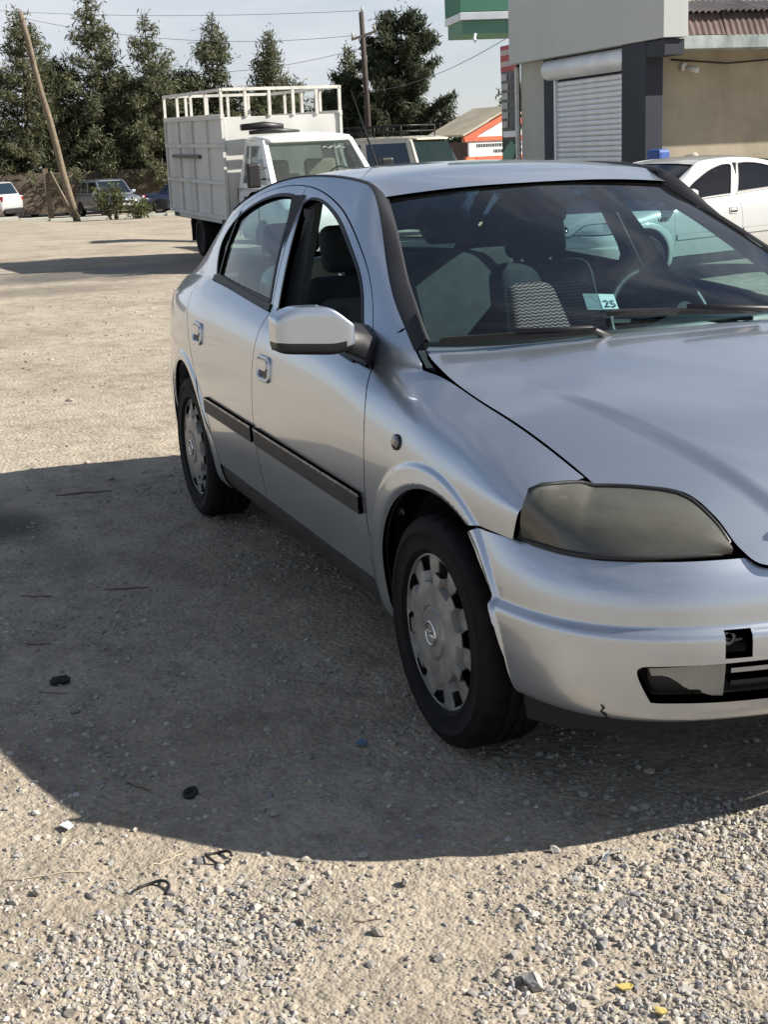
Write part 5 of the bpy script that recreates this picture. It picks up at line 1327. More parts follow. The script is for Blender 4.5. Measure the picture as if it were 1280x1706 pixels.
def leaves(name, cen, size, mat, parent, seed, aspect=0.32, updir=0.35):
    """one blade-shaped face at each centre, pointing any way with an upward bias"""
    rs = np.random.default_rng(seed); N = len(cen)
    d = rs.normal(0, 1, (N, 3)); d[:, 2] += updir*1.5; d /= np.linalg.norm(d, axis=1)[:, None]
    e = np.cross(d, rs.normal(0, 1, (N, 3))); e /= np.linalg.norm(e, axis=1)[:, None]
    L = size[:, None]; w = L*aspect
    q = np.stack([cen-d*L*0.5, cen+e*w*0.5, cen+d*L*0.55, cen-e*w*0.5], 1).reshape(-1, 3)
    F = np.arange(4*N).reshape(-1, 4)
    me = bpy.data.meshes.new(name); me.vertices.add(len(q)); me.vertices.foreach_set('co', q.ravel()); me.loops.add(F.size); me.loops.foreach_set('vertex_index', F.ravel().astype(np.int32))
    me.polygons.add(N); me.polygons.foreach_set('loop_start', np.arange(0, F.size, 4, dtype=np.int32)); me.update(calc_edges=True)
    t = np.clip(rs.normal(0.45, 0.25, N), 0, 1); at = me.attributes.new('tint', 'FLOAT', 'POINT'); at.data.foreach_set('value', np.repeat(t, 4).astype(np.float32)); me.materials.append(mat)
    o = bpy.data.objects.new(name, me); lk(o, parent); return o
def pine(x, y, top, spread, seed, label, base=None, low=0.10, lean=0.0, dens=1.0, mat=None, shape=0.85, tuft=0.30):
    rs = np.random.default_rng(seed); z0 = gz(x, y) if base is None else base; h = top-z0
    t = empty('pine_tree', (x, y, z0), label=label, cat='tree', group='trees along the far side of the yard')
    mb = MB(); bend = [(0.12*math.sin(i*0.9+seed), 0.12*math.cos(i*0.7+seed)+lean*(i/8)**2, h*i/8) for i in range(9)]
    mb.tube(bend, [0.20*(1-i/8.6) for i in range(9)], 8); mb.build('trunk', M_bark2, t)
    cen = []; lb = MB(); z = low*h
    while z < h*0.985:
        f = z/h; R = spread*((1-f)**shape)*(0.75+0.5*rs.random())+0.18
        nb = int(4+3*rs.random()) if f < 0.9 else 3
        a0 = rs.random()*6.28
        cx = np.interp(f*8, range(9), [b[0] for b in bend]); cy = np.interp(f*8, range(9), [b[1] for b in bend])
        for k in range(nb):
            if rs.random() < 0.13: continue
            a = a0+6.28*k/nb+rs.normal(0, 0.25); Rb = R*rs.uniform(0.55, 1.15); up = rs.uniform(0.05, 0.45)*Rb
            tip = np.array([cx+Rb*math.cos(a), cy+Rb*math.sin(a), z+up]); mid = np.array([cx+Rb*0.5*math.cos(a), cy+Rb*0.5*math.sin(a), z+up*0.25-0.08*Rb])
            lb.tube([(cx, cy, z), tuple(mid), tuple(tip)], [0.035+0.012*Rb, 0.03, 0.012], 5, caps=False)
            m = max(2, int(dens*5.0*Rb/0.5))
            for j in range(m):
                s = rs.uniform(0.30, 1.05); p = (mid+(tip-mid)*(s-0.5)*2 if s > 0.5 else np.array([cx, cy, z])+(mid-np.array([cx, cy, z]))*s*2)
                cl = rs.normal(0, tuft*0.55, (12, 3))*[1,1,0.75]; cen.append(p+cl+[0,0,tuft*0.3])
        z += rs.uniform(0.26, 0.44)*max(0.55, h/9.0)*(1.0 if f < 0.75 else 0.8)
    cen.append(np.array([bend[-1]])+rs.normal(0, 0.13, (24, 3))*[1,1,2.2])
    lb.build('limbs', M_bark2, t, fixn=False)
    cen = np.vstack(cen); leaves('crown', cen, rs.uniform(0.17, 0.42, len(cen)), mat or M_pine, t, seed+500, 0.2)
    return t
PINES = [(-70.6,7.4,8.9,2.9,'tall pine at the left edge, its top behind the leaning pole'),
         (-71.5,11.3,9.75,2.7,'tallest pine, its tip reaching the top edge, right of the leaning pole'),
         (-70.3,13.9,8.5,2.6,'pine behind the rear end of the truck box'),
         (-71.0,17.5,8.3,2.5,'pine rising above the truck cage'),
         (-69.9,20.1,7.55,2.1,'slender pine above the right side of the truck cage'),
         (-68.2,23.85,6.6,1.5,'thin pine top just left of the dark power pole')]
for i, (x, y, tp, spd, lab) in enumerate(PINES): pine(x, y, tp, spd*1.25, 40+i, lab, shape=0.92, tuft=0.34, dens=0.85)
pine(-72.5, 9.4, 6.5, 3.4, 61, 'low dense pine between the two tallest pines', shape=0.5, tuft=0.42); pine(-72.0, 5.0, 6.0, 3.4, 62, 'low dense pine at the far left edge', shape=0.5, tuft=0.42)
pine(-72.5, 15.8, 5.9, 3.4, 63, 'low bushy pine behind the truck box', shape=0.5, tuft=0.42); pine(-74.0, 21.9, 5.4, 3.0, 64, 'broad dark pine behind the truck cage', shape=0.5, tuft=0.42)
pine(-73.0, 24.6, 4.6, 2.6, 65, 'low dark pine behind the truck cab', shape=0.5)
pine(-73.0, 27.6, 4.3, 2.6, 67, 'low dark pine behind the cream off-roader', shape=0.5)
pine(-72.0, 12.6, 5.6, 3.3, 66, 'low pine above the grey off-roader', shape=0.5, tuft=0.42)
pine(-56.0, 21.9, 7.2, 2.5, 70, 'dense dark cone-shaped juniper right of the power pole', low=0.05, dens=2.1, mat=M_cypress, shape=0.42, tuft=0.26)
pine(-57.5, 19.6, 4.8, 1.8, 71, 'dark bushy conifer left of the cone-shaped juniper', low=0.05, dens=1.8, mat=M_cypress, shape=0.5, tuft=0.26)
pine(-41.5, 20.6, 3.3, 1.0, 72, 'small tree top showing above the kiosk roof', dens=1.4, mat=M_shrub, shape=0.4)
def shrub(x, y, w, h, seed, label, n=900, mat=None):
    rs = np.random.default_rng(seed); z0 = gz(x, y); t = empty('bush', (x, y, z0), label=label, cat='bush')
    mb = MB(); cen = []
    for k in range(16):
        a = rs.random()*6.28; r = w*0.5*math.sqrt(rs.random()); tip = np.array([r*math.cos(a), r*math.sin(a)*1.2, h*rs.uniform(0.45,1.0)*(1-0.5*(r/w)**2)])
        mb.tube([(0.15*math.cos(a),0.15*math.sin(a),0),tuple(tip*[0.6,0.6,0.55]),tuple(tip)], [0.02,0.014,0.006], 5, caps=False)
        for j in range(6): cen.append(tip*rs.uniform(0.5,1.05)+rs.normal(0,0.14,(n//96,3)))
    mb.build('stems', M_bark2, t, fixn=False); cen = np.vstack(cen); cen[:, 2] = np.abs(cen[:, 2]); leaves('foliage', cen, rs.uniform(0.08,0.18,len(cen)), mat or M_shrub, t, seed+9, 0.5); return t
shrub(-56.3, 8.75, 1.5, 1.45, 81, 'leafy bush in front of the grey off-roader', 1300)
shrub(-56.0, 9.7, 1.1, 0.75, 82, 'low bush trailing right of the leafy bush', 700)
# ---------------------------------------------------------------- other vehicles
M_paint_silver2 = carpaint('silver_blue_paint', (0.42,0.46,0.52)); M_navy_paint = carpaint('dark_blue_paint', (0.020,0.028,0.070), metal=0.3)
M_cream = carpaint('cream_paint', (0.60,0.545,0.42), metal=0.0); M_goldgrey = carpaint('grey_beige_paint', (0.34,0.32,0.28), metal=0.3)
M_truckwhite = plain('truck_white', (0.72,0.73,0.71), 0.42, coat=0.5, var=0.10, vscale=3)
M_boxsheet = plaster('box_sheet', (0.60,0.60,0.57), 0.08, 1.8, 0.22, 0.05)
M_rail = plain('white_rail', (0.66,0.64,0.58), 0.55, var=0.25, vscale=5)
M_chassis = plain('chassis_black', (0.02,0.019,0.018), 0.8, var=0.4)
M_farglass = glassmat('car_window', (0.16,0.22,0.26), ior=1.7)
M_seeglass = glassmat('truck_window', (0.45,0.52,0.50), ior=1.5, dust=0.06)
M_headlamp = plain('headlamp_clear', (0.55,0.57,0.58), 0.15, metal=0.4, coat=1.0)
M_leatherish = plain('pale_seat', (0.42,0.38,0.31), 0.8)
def add_wheel(root, x, y, z, r, w, hub, n=36):
    W_ = bpy.data.objects.new('wheel', None); lk(W_, root); W_.location = (x, y, z); W_.empty_display_size = 0.1
    mb = MB(); s = 1 if y > 0 else -1
    mb.lathe([(r*0.62,-w*0.4),(r*0.70,-w*0.5),(r*0.93,-w*0.5),(r,-w*0.36),(r,w*0.36),(r*0.93,w*0.5),(r*0.70,w*0.5),(r*0.62,w*0.4)], n, 'y'); mb.build('tyre', M_rubber, W_)
    mb = MB(); mb.lathe([(0.0,s*w*0.36),(r*0.18,s*w*0.36),(r*0.24,s*w*0.28),(r*0.52,s*w*0.30),(r*0.62,s*w*0.46),(r*0.645,s*w*0.40)], n, 'y'); mb.build('rim', hub, W_)
    return W_
def loft_body(name, secs, mat, parent, n=None):
    """secs: (x, halfwidth, zbottom, ztop, crown); rounded-box sections, closed at both ends"""
    vs = []; k = None
    for x, w, zb, zt, cr in secs:
        h = zt-zb
        ring = [(0,zb),(w*0.80,zb),(w*0.93,zb+0.04*h),(w*0.985,zb+0.20*h),(w,zb+0.45*h),(w*0.995,zb+0.70*h),(w*0.97,zb+0.87*h),(w*0.90,zb+0.965*h),(w*0.75,zt+cr*0.3),(w*0.4,zt+cr*0.85),(0,zt+cr)]
        full = [(x, -a, b) for a, b in ring] + [(x, a, b) for a, b in ring[-2:0:-1]]
        k = len(full); vs += full
    fs = []
    for i in range(len(secs)-1):
        for j in range(k): fs.append((i*k+j, i*k+(j+1)%k, (i+1)*k+(j+1)%k, (i+1)*k+j))
    fs += [tuple(range(k)), tuple((len(secs)-1)*k+j for j in range(k))[::-1]]
    mb = MB(); mb.add(vs, fs, 0, True); o = mb.build(name, mat, parent)
    md = o.modifiers.new('es', 'EDGE_SPLIT'); md.split_angle = math.radians(50); return o
def quad_on(face, u0, u1, v0, v1, off, thick=0.0):
    a, b, c, d = [Vector(q) for q in face]
    n = (b-a).cross(d-a).normalized()
    def P(u, v): return (a*(1-u)+b*u)*(1-v)+(d*(1-u)+c*u)*v
    return [P(u0,v0)+n*off, P(u1,v0)+n*off, P(u1,v1)+n*off, P(u0,v1)+n*off], n
def pane(name, face, u0, u1, v0, v1, mat, parent, off=0.006, bev=0.0, skew=(0,0)):
    q, n = quad_on(face, u0, u1, v0, v1, off)
    if skew != (0,0):
        a, b, c, d = [Vector(p) for p in face]; dx = (b-a).normalized(); q[3] += dx*skew[0]; q[2] += dx*skew[1]
    r = [p-n*0.014 for p in q]
    mb = MB(); mb.add(q+r, [(0,1,2,3),(7,6,5,4),(0,4,5,1),(1,5,6,2),(2,6,7,3),(3,7,4,0)]); return mb.build(name, mat, parent)
def far_car(name, loc, rz, L, Wd, H, paint, label, group, belt, bonnet, cabin, tail='hatch', rails=False, glass=None, zoff=0.0):
    """cabin: base x0,x1 and roof x0,x1 (front first)"""
    r = empty(name, (loc[0], loc[1], gz(loc[0], loc[1])+zoff), rz, label=label, cat='car', group=group)
    w = Wd/2; f = L/2; b0, b1, t0, t1 = cabin; glass = glass or M_farglass
    secs = [(f, w*0.70, 0.38, bonnet*0.72, 0.0),(f-0.06, w*0.84, 0.26, bonnet*0.82, 0.0),(f-0.30, w*0.95, 0.22, bonnet*0.94, 0.01),(f-0.75, w, 0.22, bonnet, 0.02),(b0+0.05, w, 0.22, belt-0.02, 0.02),(b0-0.6, w, 0.22, belt, 0.0),(0.0, w, 0.22, belt, 0.0),(-f*0.6, w, 0.22, belt+0.02, 0.0)]
    if tail == 'hatch': secs += [(-f+0.25, w*0.97, 0.26, belt+0.02, 0.0),(-f+0.06, w*0.90, 0.34, belt-0.02, 0.0),(-f, w*0.82, 0.42, belt*0.85, 0.0)]
    else: secs += [(-f+0.5, w*0.98, 0.24, belt+0.03, 0.01),(-f+0.08, w*0.88, 0.32, belt, 0.01),(-f, w*0.78, 0.42, belt*0.86, 0.0)]
    loft_body('body', secs, paint, r)
    wt = w*0.78; wb = w*0.93; z0 = belt-0.01
    R0 = [(t0,-wt,H-0.05),(t0,wt,H-0.05),(t1,wt,H-0.05),(t1,-wt,H-0.05)]; B0 = [(b0,-wb,z0),(b0,wb,z0),(b1,wb,z0),(b1,-wb,z0)]
    mb = MB(); vs = B0+R0; mb.add(vs, [(0,1,5,4),(1,2,6,5),(2,3,7,6),(3,0,4,7),(4,5,6,7)]); cab = mb.build('cabin', paint, r, bevel=0.07)
    secs2 = [(t0+0.10, wt*0.86, H-0.09, H-0.05, 0.0),(t0-0.12, wt*0.97, H-0.09, H-0.02, 0.02),((t0+t1)/2, wt, H-0.09, H, 0.02),(t1+0.1, wt*0.95, H-0.09, H-0.03, 0.01),(t1-0.05, wt*0.85, H-0.09, H-0.06, 0.0)]
    loft_body('roof', secs2, paint, r)
    front = (B0[0], B0[1], R0[1], R0[0]); pane('windscreen', front, 0.05, 0.95, 0.06, 0.93, glass, r, 0.012)
    rear = (B0[2], B0[3], R0[3], R0[2]); pane('rear_window', rear, 0.08, 0.92, 0.12, 0.90, glass, r, 0.012)
    for s, face in ((1, (B0[1], B0[2], R0[2], R0[1])), (-1, (B0[3], B0[0], R0[0], R0[3]))):
        cuts = (0.06, 0.47, 0.53, 0.80, 0.835, 0.955) if s > 0 else (0.045, 0.165, 0.20, 0.47, 0.53, 0.94)
        for i in range(3): pane('side_window', face, cuts[2*i], cuts[2*i+1], 0.10, 0.88, glass, r, 0.010)
    for x in (f-0.80, -f+0.78):
        for s in (-1, 1):
            mb = MB(); t = np.linspace(-0.25, math.pi+0.25, 18); poly = [(x+0.385*math.cos(a), 0.32+0.385*math.sin(a)) for a in t]
            mb.prism(poly, 'y', s*(w-0.10), s*(w+0.006)); mb.build('wheel_arch', M_black, r)
            add_wheel(r, x, s*(w-0.085), 0.32, 0.32, 0.21, M_hub, 24)
    for s in (-1, 1):
        mb = MB(); mb.box((f-0.10, s*w*0.62, bonnet*0.76), (0.20, w*0.42, 0.15), Matrix.Rotation(-s*0.35, 3, 'Z'), bev=0.03); mb.build('headlamp', M_headlamp, r)
        mb = MB(); mb.box((-f+0.09, s*w*0.76, belt*0.86), (0.16, w*0.26, 0.22), Matrix.Rotation(s*0.35, 3, 'Z'), bev=0.03); mb.build('tail_lamp', M_tail, r)
        mb = MB(); mb.box((b0-0.32, s*(w+0.08), belt+0.08), (0.12, 0.20, 0.14), bev=0.03); mb.build('door_mirror', paint, r)
        if rails:
            mb = MB(); mb.tube([(t0-0.15,s*wt*0.85,H-0.03),(t0-0.3,s*wt*0.85,H+0.05),(t1+0.3,s*wt*0.85,H+0.05),(t1+0.15,s*wt*0.85,H-0.03)], 0.025, 6); mb.build('roof_rail', M_black, r)
    mb = MB(); mb.box((f-0.03, 0, bonnet*0.70), (0.10, w*0.72, 0.13), bev=0.02); mb.build('grille', M_black, r)
    mb = MB(); mb.box((f-0.04, 0, 0.44), (0.14, w*1.25, 0.15), bev=0.03); mb.build('lower_grille', M_black, r)
    mb = MB(); mb.box((f+0.012, 0, 0.56), (0.02, 0.52, 0.11)); mb.build('number_plate', M_signwhite, r)
    mb = MB(); mb.box((-f+0.03, 0, 0.36), (0.16, w*1.5, 0.22), bev=0.04); mb.build('rear_bumper', M_black, r)
    return r
far_car('parked_suv', (-64.6,10.1), math.radians(12), 4.45, 1.80, 1.70, M_paint_silver2, 'pale silver off-roader with roof rails, parked behind the bush', None, 1.02, 0.98, (1.05,-2.05,0.35,-1.85), rails=True)
far_car('parked_crossover', (-62.5,3.55), math.radians(-131), 4.40, 1.84, 1.64, M_white, 'white crossover cut by the left edge, red tail lamp towards us', None, 1.02, 0.98, (1.05,-2.05,0.35,-1.75))
far_car('parked_saloon', (-63.4,13.9), math.radians(72), 4.60, 1.78, 1.46, M_navy_paint, 'dark blue saloon mostly hidden behind the rear of the truck', None, 0.95, 0.92, (0.95,-1.60,0.25,-1.05), tail='saloon')

# cream off-roader with a loaded roof rack
van = far_car('parked_offroader', (-26.5,9.95), math.radians(30), 4.2, 1.75, 2.22, M_cream, 'cream boxy off-roader with a black roof rack, behind the truck cab', None, 1.38, 1.22, (1.05,-2.03,0.70,-1.98), glass=M_farglass)
mb = MB()
for y in (-0.62, 0.62): mb.tube([(0.40,y,2.33),(-1.85,y,2.33)], 0.02, 6)
for x in np.linspace(0.40,-1.85,9): mb.tube([(x,-0.62,2.33),(x,0.62,2.33)], 0.016, 6)
for y in (-0.62, 0.62): mb.tube([(0.40,y,2.45),(-1.85,y,2.45)], 0.018, 6)
mb.tube([(0.40,-0.62,2.45),(0.40,0.62,2.45)], 0.018, 6)
for x in np.linspace(0.40,-1.85,7):
    for y in (-0.62, 0.62): mb.tube([(x,y,2.20),(x,y,2.45)], 0.014, 6)
mb.build('roof_rack', M_black, van)

# ---------------------------------------------------------------- light truck with a high box
tr = empty('light_truck', (-19.93,4.46,gz(-20.0,4.0)+0.03), rot=(0,0.018,math.radians(1.0)), label='white light truck with a ribbed steel box and rail cage, behind the silver saloon', cat='truck')
HX, HY, ZB, ZT = 1.80, 0.96, 0.74, 2.25
mb = MB(); mb.box((0,0,0.68), (3.5,1.86,0.10)); mb.box((1.0,0.32,0.55), (5.0,0.10,0.16)); mb.box((1.0,-0.32,0.55), (5.0,0.10,0.16)); mb.build('chassis', M_chassis, tr)
bx = bpy.data.objects.new('cargo_box', None); lk(bx, tr)
cols = np.linspace(-HX, HX, 5); rows = [ZB, 1.27, 1.83, ZT]
for s in (-1, 1):
    for i in range(4):
        for j in range(3):
            mb = MB(); dent = 0.010*math.sin(3.1*i+1.7*j+s)
            x0, x1, z0, z1 = cols[i], cols[i+1], rows[j], rows[j+1]; n = 5; vs = []; fs = []
            for a in range(n):
                for b in range(n):
                    u, v = a/(n-1), b/(n-1); vs.append((x0+(x1-x0)*u, s*(HY-0.012+(dent+0.008)*math.sin(math.pi*u)*math.sin(math.pi*v)), z0+(z1-z0)*v))
            for a in range(n-1):
                for b in range(n-1): fs.append((a*n+b, (a+1)*n+b, (a+1)*n+b+1, a*n+b+1))
            mb.add(vs, fs, 0, True); mb.build('side_sheet', M_boxsheet, bx, fixn=False)
    for x in cols:
        mb = MB(); mb.box((x, s*(HY+0.004), (ZB+ZT)/2), (0.05, 0.045, ZT-ZB)); mb.build('upright_rib', M_boxsheet, bx)
    for z in rows:
        mb = MB(); mb.box((0, s*(HY+0.008), z), (2*HX+0.06, 0.045, 0.05)); mb.build('cross_rib', M_boxsheet, bx)
    mb = MB(); mb.box((-0.42, s*(HY+0.035), 1.66), (1.78, 0.03, 0.055)); mb.build('rubbing_bar', M_trim, bx)
    if s < 0:
        mb = MB(); mb.box((0.0, s*(HY-0.04), ZB-0.05), (2.7, 0.05, 0.09)); mb.build('lower_rail', M_boxsheet, bx)
for nm, x in (('front_board', HX-0.02), ('tail_board', -HX+0.02)):
    mb = MB(); mb.box((x, 0, (ZB+ZT)/2), (0.035, 2*HY-0.06, ZT-ZB), bev=0.004); mb.build(nm, M_boxsheet, bx)
mb = MB(); mb.box((0,0,ZB+0.02), (2*HX-0.1,2*HY-0.1,0.04)); mb.build('box_floor', M_chassis, bx)
cage = bpy.data.objects.new('rail_cage', None); lk(cage, tr); ZC = 2.65
for s in (-1, 1):
    for x in np.linspace(-HX, HX, 5):
        mb = MB(); mb.box((x, s*HY, (ZT+ZC)/2), (0.042,0.042,ZC-ZT)); mb.build('cage_post', M_rail, cage)
    mb = MB(); mb.box((0, s*HY, ZC), (2*HX+0.05,0.05,0.045)); mb.build('cage_rail', M_rail, cage)
    mb = MB(); mb.box((0, s*HY, ZT+0.03), (2*HX+0.05,0.06,0.04)); mb.build('cage_rail', M_rail, cage)
for x in (-HX, HX):
    mb = MB(); mb.box((x, 0, ZC+0.004), (0.05,2*HY,0.045)); mb.build('cage_rail', M_rail, cage)
    for y in np.linspace(-HY, HY, 6)[1:-1]:
        mb = MB(); mb.box((x, y, (ZT+ZC)/2), (0.042,0.042,ZC-ZT)); mb.build('cage_post', M_rail, cage)
mb = MB(); mb.tube([(1.96,-0.72,2.09),(1.97,-0.35,2.11),(1.96,-0.05,2.08)], [0.05,0.06,0.05], 10); mb.tube([(2.06,-0.62,2.01),(2.07,-0.2,2.03),(2.05,0.18,2.00)], [0.03,0.04,0.03], 8); mb.build('tarpaulin_roll', M_black, bx)
# cab
cabin = bpy.data.objects.new('cab', None); lk(cabin, tr); cabin.location = (0.50,0,0)
secs = [(3.62,0.66,0.50,0.84,0.0),(3.56,0.80,0.34,0.98,0.0),(3.36,0.855,0.30,1.10,0.01),(3.05,0.865,0.30,1.20,0.01),(2.60,0.87,0.42,1.24,0.0),(1.62,0.87,0.42,1.24,0.0),(1.52,0.85,0.44,1.22,0.0)]
loft_body('cab_body', secs, M_truckwhite, cabin)
BX = [(3.22,-0.83,1.21),(3.22,0.83,1.21),(1.54,0.83,1.21),(1.54,-0.83,1.21)]; TX = [(2.46,-0.70,1.90),(2.46,0.70,1.90),(1.60,0.70,1.90),(1.60,-0.70,1.90)]
def frame_face(name, face, holes):
    """cab wall with real window openings: strips round each pane"""
    us = sorted({0.0, 1.0, *[h[0] for h in holes], *[h[1] for h in holes]}); v0 = holes[0][2]; v1 = holes[0][3]; mb = MB()
    def strip(a, b, c, d):
        q, n = quad_on(face, a, b, c, d, 0.0); r = [p-n*0.04 for p in q]; mb.add(q+r, [(0,1,2,3),(7,6,5,4),(0,4,5,1),(1,5,6,2),(2,6,7,3),(3,7,4,0)])
    strip(0,1,0,v0); strip(0,1,v1,1); e = [0.0]
    for h in holes: e += [h[0], h[1]]
    e.append(1.0)
    for i in range(0, len(e), 2): strip(e[i], e[i+1], v0, v1)
    mb.build(name, M_truckwhite, cabin)
    for h in holes:
        q, n = quad_on(face, h[0]-0.004, h[1]+0.004, h[2]-0.005, h[3]+0.005, -0.012); w = MB(); w.add(q, [(0,1,2,3)]); yield w
ff = (BX[0],BX[1],TX[1],TX[0])
for w in frame_face('front_frame', ff, [(0.05,0.95,0.05,0.94)]): wsn = w.build('windscreen', M_seeglass, cabin)
for s, face, hl in ((-1, (BX[3],BX[0],TX[0],TX[3]), [(0.10,0.26,0.10,0.88),(0.32,0.86,0.10,0.88)]), (1, (BX[1],BX[2],TX[2],TX[1]), [(0.14,0.68,0.10,0.88),(0.74,0.90,0.10,0.88)])):
    for w in frame_face('door_frame', face, hl): w.build('side_window', M_seeglass, cabin)
for w in frame_face('rear_frame', (BX[2],BX[3],TX[3],TX[2]), [(0.15,0.85,0.25,0.85)]): w.build('rear_window', M_seeglass, cabin)
loft_body('cab_roof', [(2.56,0.62,1.86,1.90,0.0),(2.40,0.70,1.86,1.945,0.02),(2.0,0.72,1.86,1.965,0.03),(1.66,0.70,1.86,1.945,0.02),(1.56,0.64,1.86,1.90,0.0)], M_truckwhite, cabin)
for s in (-1, 1):
    mb = MB(); mb.box((2.98, s*1.03, 1.42), (0.10,0.20,0.34), bev=0.03); mb.tube([(2.85,s*0.82,1.36),(2.98,s*0.98,1.38)], 0.018, 6); mb.tube([(2.85,s*0.80,1.52),(2.98,s*0.98,1.50)], 0.015, 6); mb.build('door_mirror', M_black, cabin)
    mb = MB(); mb.box((2.05, s*0.885, 1.05), (0.16,0.03,0.09), bev=0.012); mb.build('door_handle', M_black, cabin)
    mb = MB(); mb.box((3.52, s*0.60, 0.86), (0.16,0.32,0.20), bev=0.04); mb.build('headlamp', M_headlamp, cabin)
    for x0 in (2.62,):
        mb = MB(); mb.box((x0, s*0.874, 0.85), (0.010,0.012,0.72)); mb.build('door_gap', M_gap, cabin)
    mb = MB(); mb.box((1.62, s*0.874, 0.85), (0.010,0.012,0.72)); mb.build('door_gap', M_gap, cabin)
    rounded('seat', (1.92,s*0.38,1.20), (0.14,0.50,0.80), 0.06, M_leatherish, cabin, (0,-0.15,0)); rounded('seat_base', (2.20,s*0.38,0.80), (0.55,0.50,0.2), 0.06, M_cloth, cabin)
    add_wheel(tr, 3.30, s*0.72, 0.33, 0.33, 0.20, M_hub); add_wheel(tr, -0.30, s*0.70, 0.33, 0.33, 0.34, M_chassis)
    mb = MB(); t = np.linspace(0.1, math.pi-0.1, 14); poly = [(2.80+0.42*math.cos(a), 0.36+0.42*math.sin(a)) for a in t]; mb.prism(poly, 'y', s*0.80, s*0.884); mb.build('wheel_arch', M_black, cabin)
    mb = MB(); mb.box((-0.85, s*0.70, 0.45), (0.02,0.34,0.42)); mb.build('mud_flap', M_black, tr)
mb = MB(); mb.box((3.0,0,1.16), (0.45,1.5,0.10), bev=0.03); mb.build('dashboard', M_dash, cabin)
mb = MB(); mb.tube([(2.72+0.06*math.sin(t), 0.38+0.19*math.cos(t), 1.32+0.17*math.sin(t)) for t in np.linspace(0,6.283,25)[:-1]], 0.014, 6, closed=True); mb.build('steering_wheel', M_black, cabin)
mb = MB(); rs = random.Random(2)
for i in range(9):
    q, n = quad_on(ff, 0.62+i*0.026, 0.645+i*0.026, 0.80+0.02*math.sin(i*2.1), 0.80+0.02*math.sin(i*2.1+1.4), 0.004)
    mb.bar(q[0], q[2]+(q[2]-q[0])*0.1, 0.020, 0.006)
mb.build('windscreen_script', M_signwhite, wsn)
mb = MB(); mb.box((-1.30,0,0.50), (0.10,1.5,0.10)); mb.build('rear_bar', M_chassis, tr)

# ---------------------------------------------------------------- white saloon on the right: the same body plan, longer
def repaint(o, table):
    for sl in o.material_slots:
        m = table.get(sl.material.name) if sl.material else None
        if m: sl.link = 'OBJECT'; sl.material = m
    for c in o.children: repaint(c, table)
h = math.radians(284)
F = Vector((-11.2, 6.72, 0)); sc = Vector((1.09, 1.04, 1.02)); hv = Vector((math.cos(h), math.sin(h), 0)); lf = Vector((-hv.y, hv.x, 0))
loc = F - lf*0.83
ws = copy_tree(car); ws.name = 'white_saloon'
ws.location = (loc.x, loc.y, gz(loc.x, loc.y)+0.0); ws.rotation_euler = (0,0,h); ws.scale = sc
repaint(ws, {'silver_paint': M_white, 'side_glass': M_dark_glass, 'windscreen_glass': M_dark_glass, 'sun_band_glass': M_dark_glass, 'yellowed_headlamp_plastic': M_headlamp, 'grey_weathered_trim': M_white, 'worn_bright_edge': M_white, 'strip_black': M_white, 'zigzag_seat_cover': M_cloth})
tag(ws, 'white saloon with dark tinted windows, parked sideways by the shop', 'car')
def drop(o):
    for c in list(o.children): drop(c)
    bpy.data.objects.remove(o)
for c in list(ws.children_recursive):
    try: nm = c.name.split('.')[0]
    except ReferenceError: continue
    if nm in ('tow_eye','bracket','sun_band','wiper'): drop(c)
mb = MB()
for i, (a, b_) in enumerate((((0,0),(0.10,0)),((0,0.03),(0.10,0.03)),((0.02,0),(0.05,0.03)),((0.07,0),(0.10,0.03)))):
    mb.bar((-0.30+a[0], 0.852, 0.75+a[1]), (-0.30+b_[0], 0.852, 0.75+b_[1]), 0.012, 0.01)
mb.build('fender_badge', M_gap, ws)
# blue tarpaulin and rubbish bags behind the white saloon
mb = MB(); mb.box((-16.1,10.0,0.56), (0.26,0.30,1.5), Matrix.Rotation(0.4,3,'Z'), bev=0.05); tag(mb.build('blue_drum', M_blue), 'blue plastic container behind the white saloon, by the slate pillar', 'container')
for i, (x, y, z, r) in enumerate(((-15.9,10.5,0.95,0.24),(-15.0,12.6,1.0,0.22))):
    bm = bmesh.new(); bmesh.ops.create_icosphere(bm, subdivisions=3, radius=1.0); rs = random.Random(i)
    for v in bm.verts: v.co = Vector((v.co.x*r*1.2, v.co.y*r*1.3, v.co.z*0.5))*(0.9+0.12*math.sin(v.co.x*5+i)*math.cos(v.co.y*6)+0.05*rs.random())
    me = bpy.data.meshes.new('sack'); bm.to_mesh(me); bm.free(); me.materials.append(M_leatherish); me.polygons.foreach_set('use_smooth', np.ones(len(me.polygons), dtype=bool))
    o = bpy.data.objects.new('sack', me); lk(o); o.location = (x, y, z-0.2); tag(o, ('pale sack beside the blue container behind the white saloon','pale sack behind the roof of the white saloon, near the right edge')[i], 'sack')
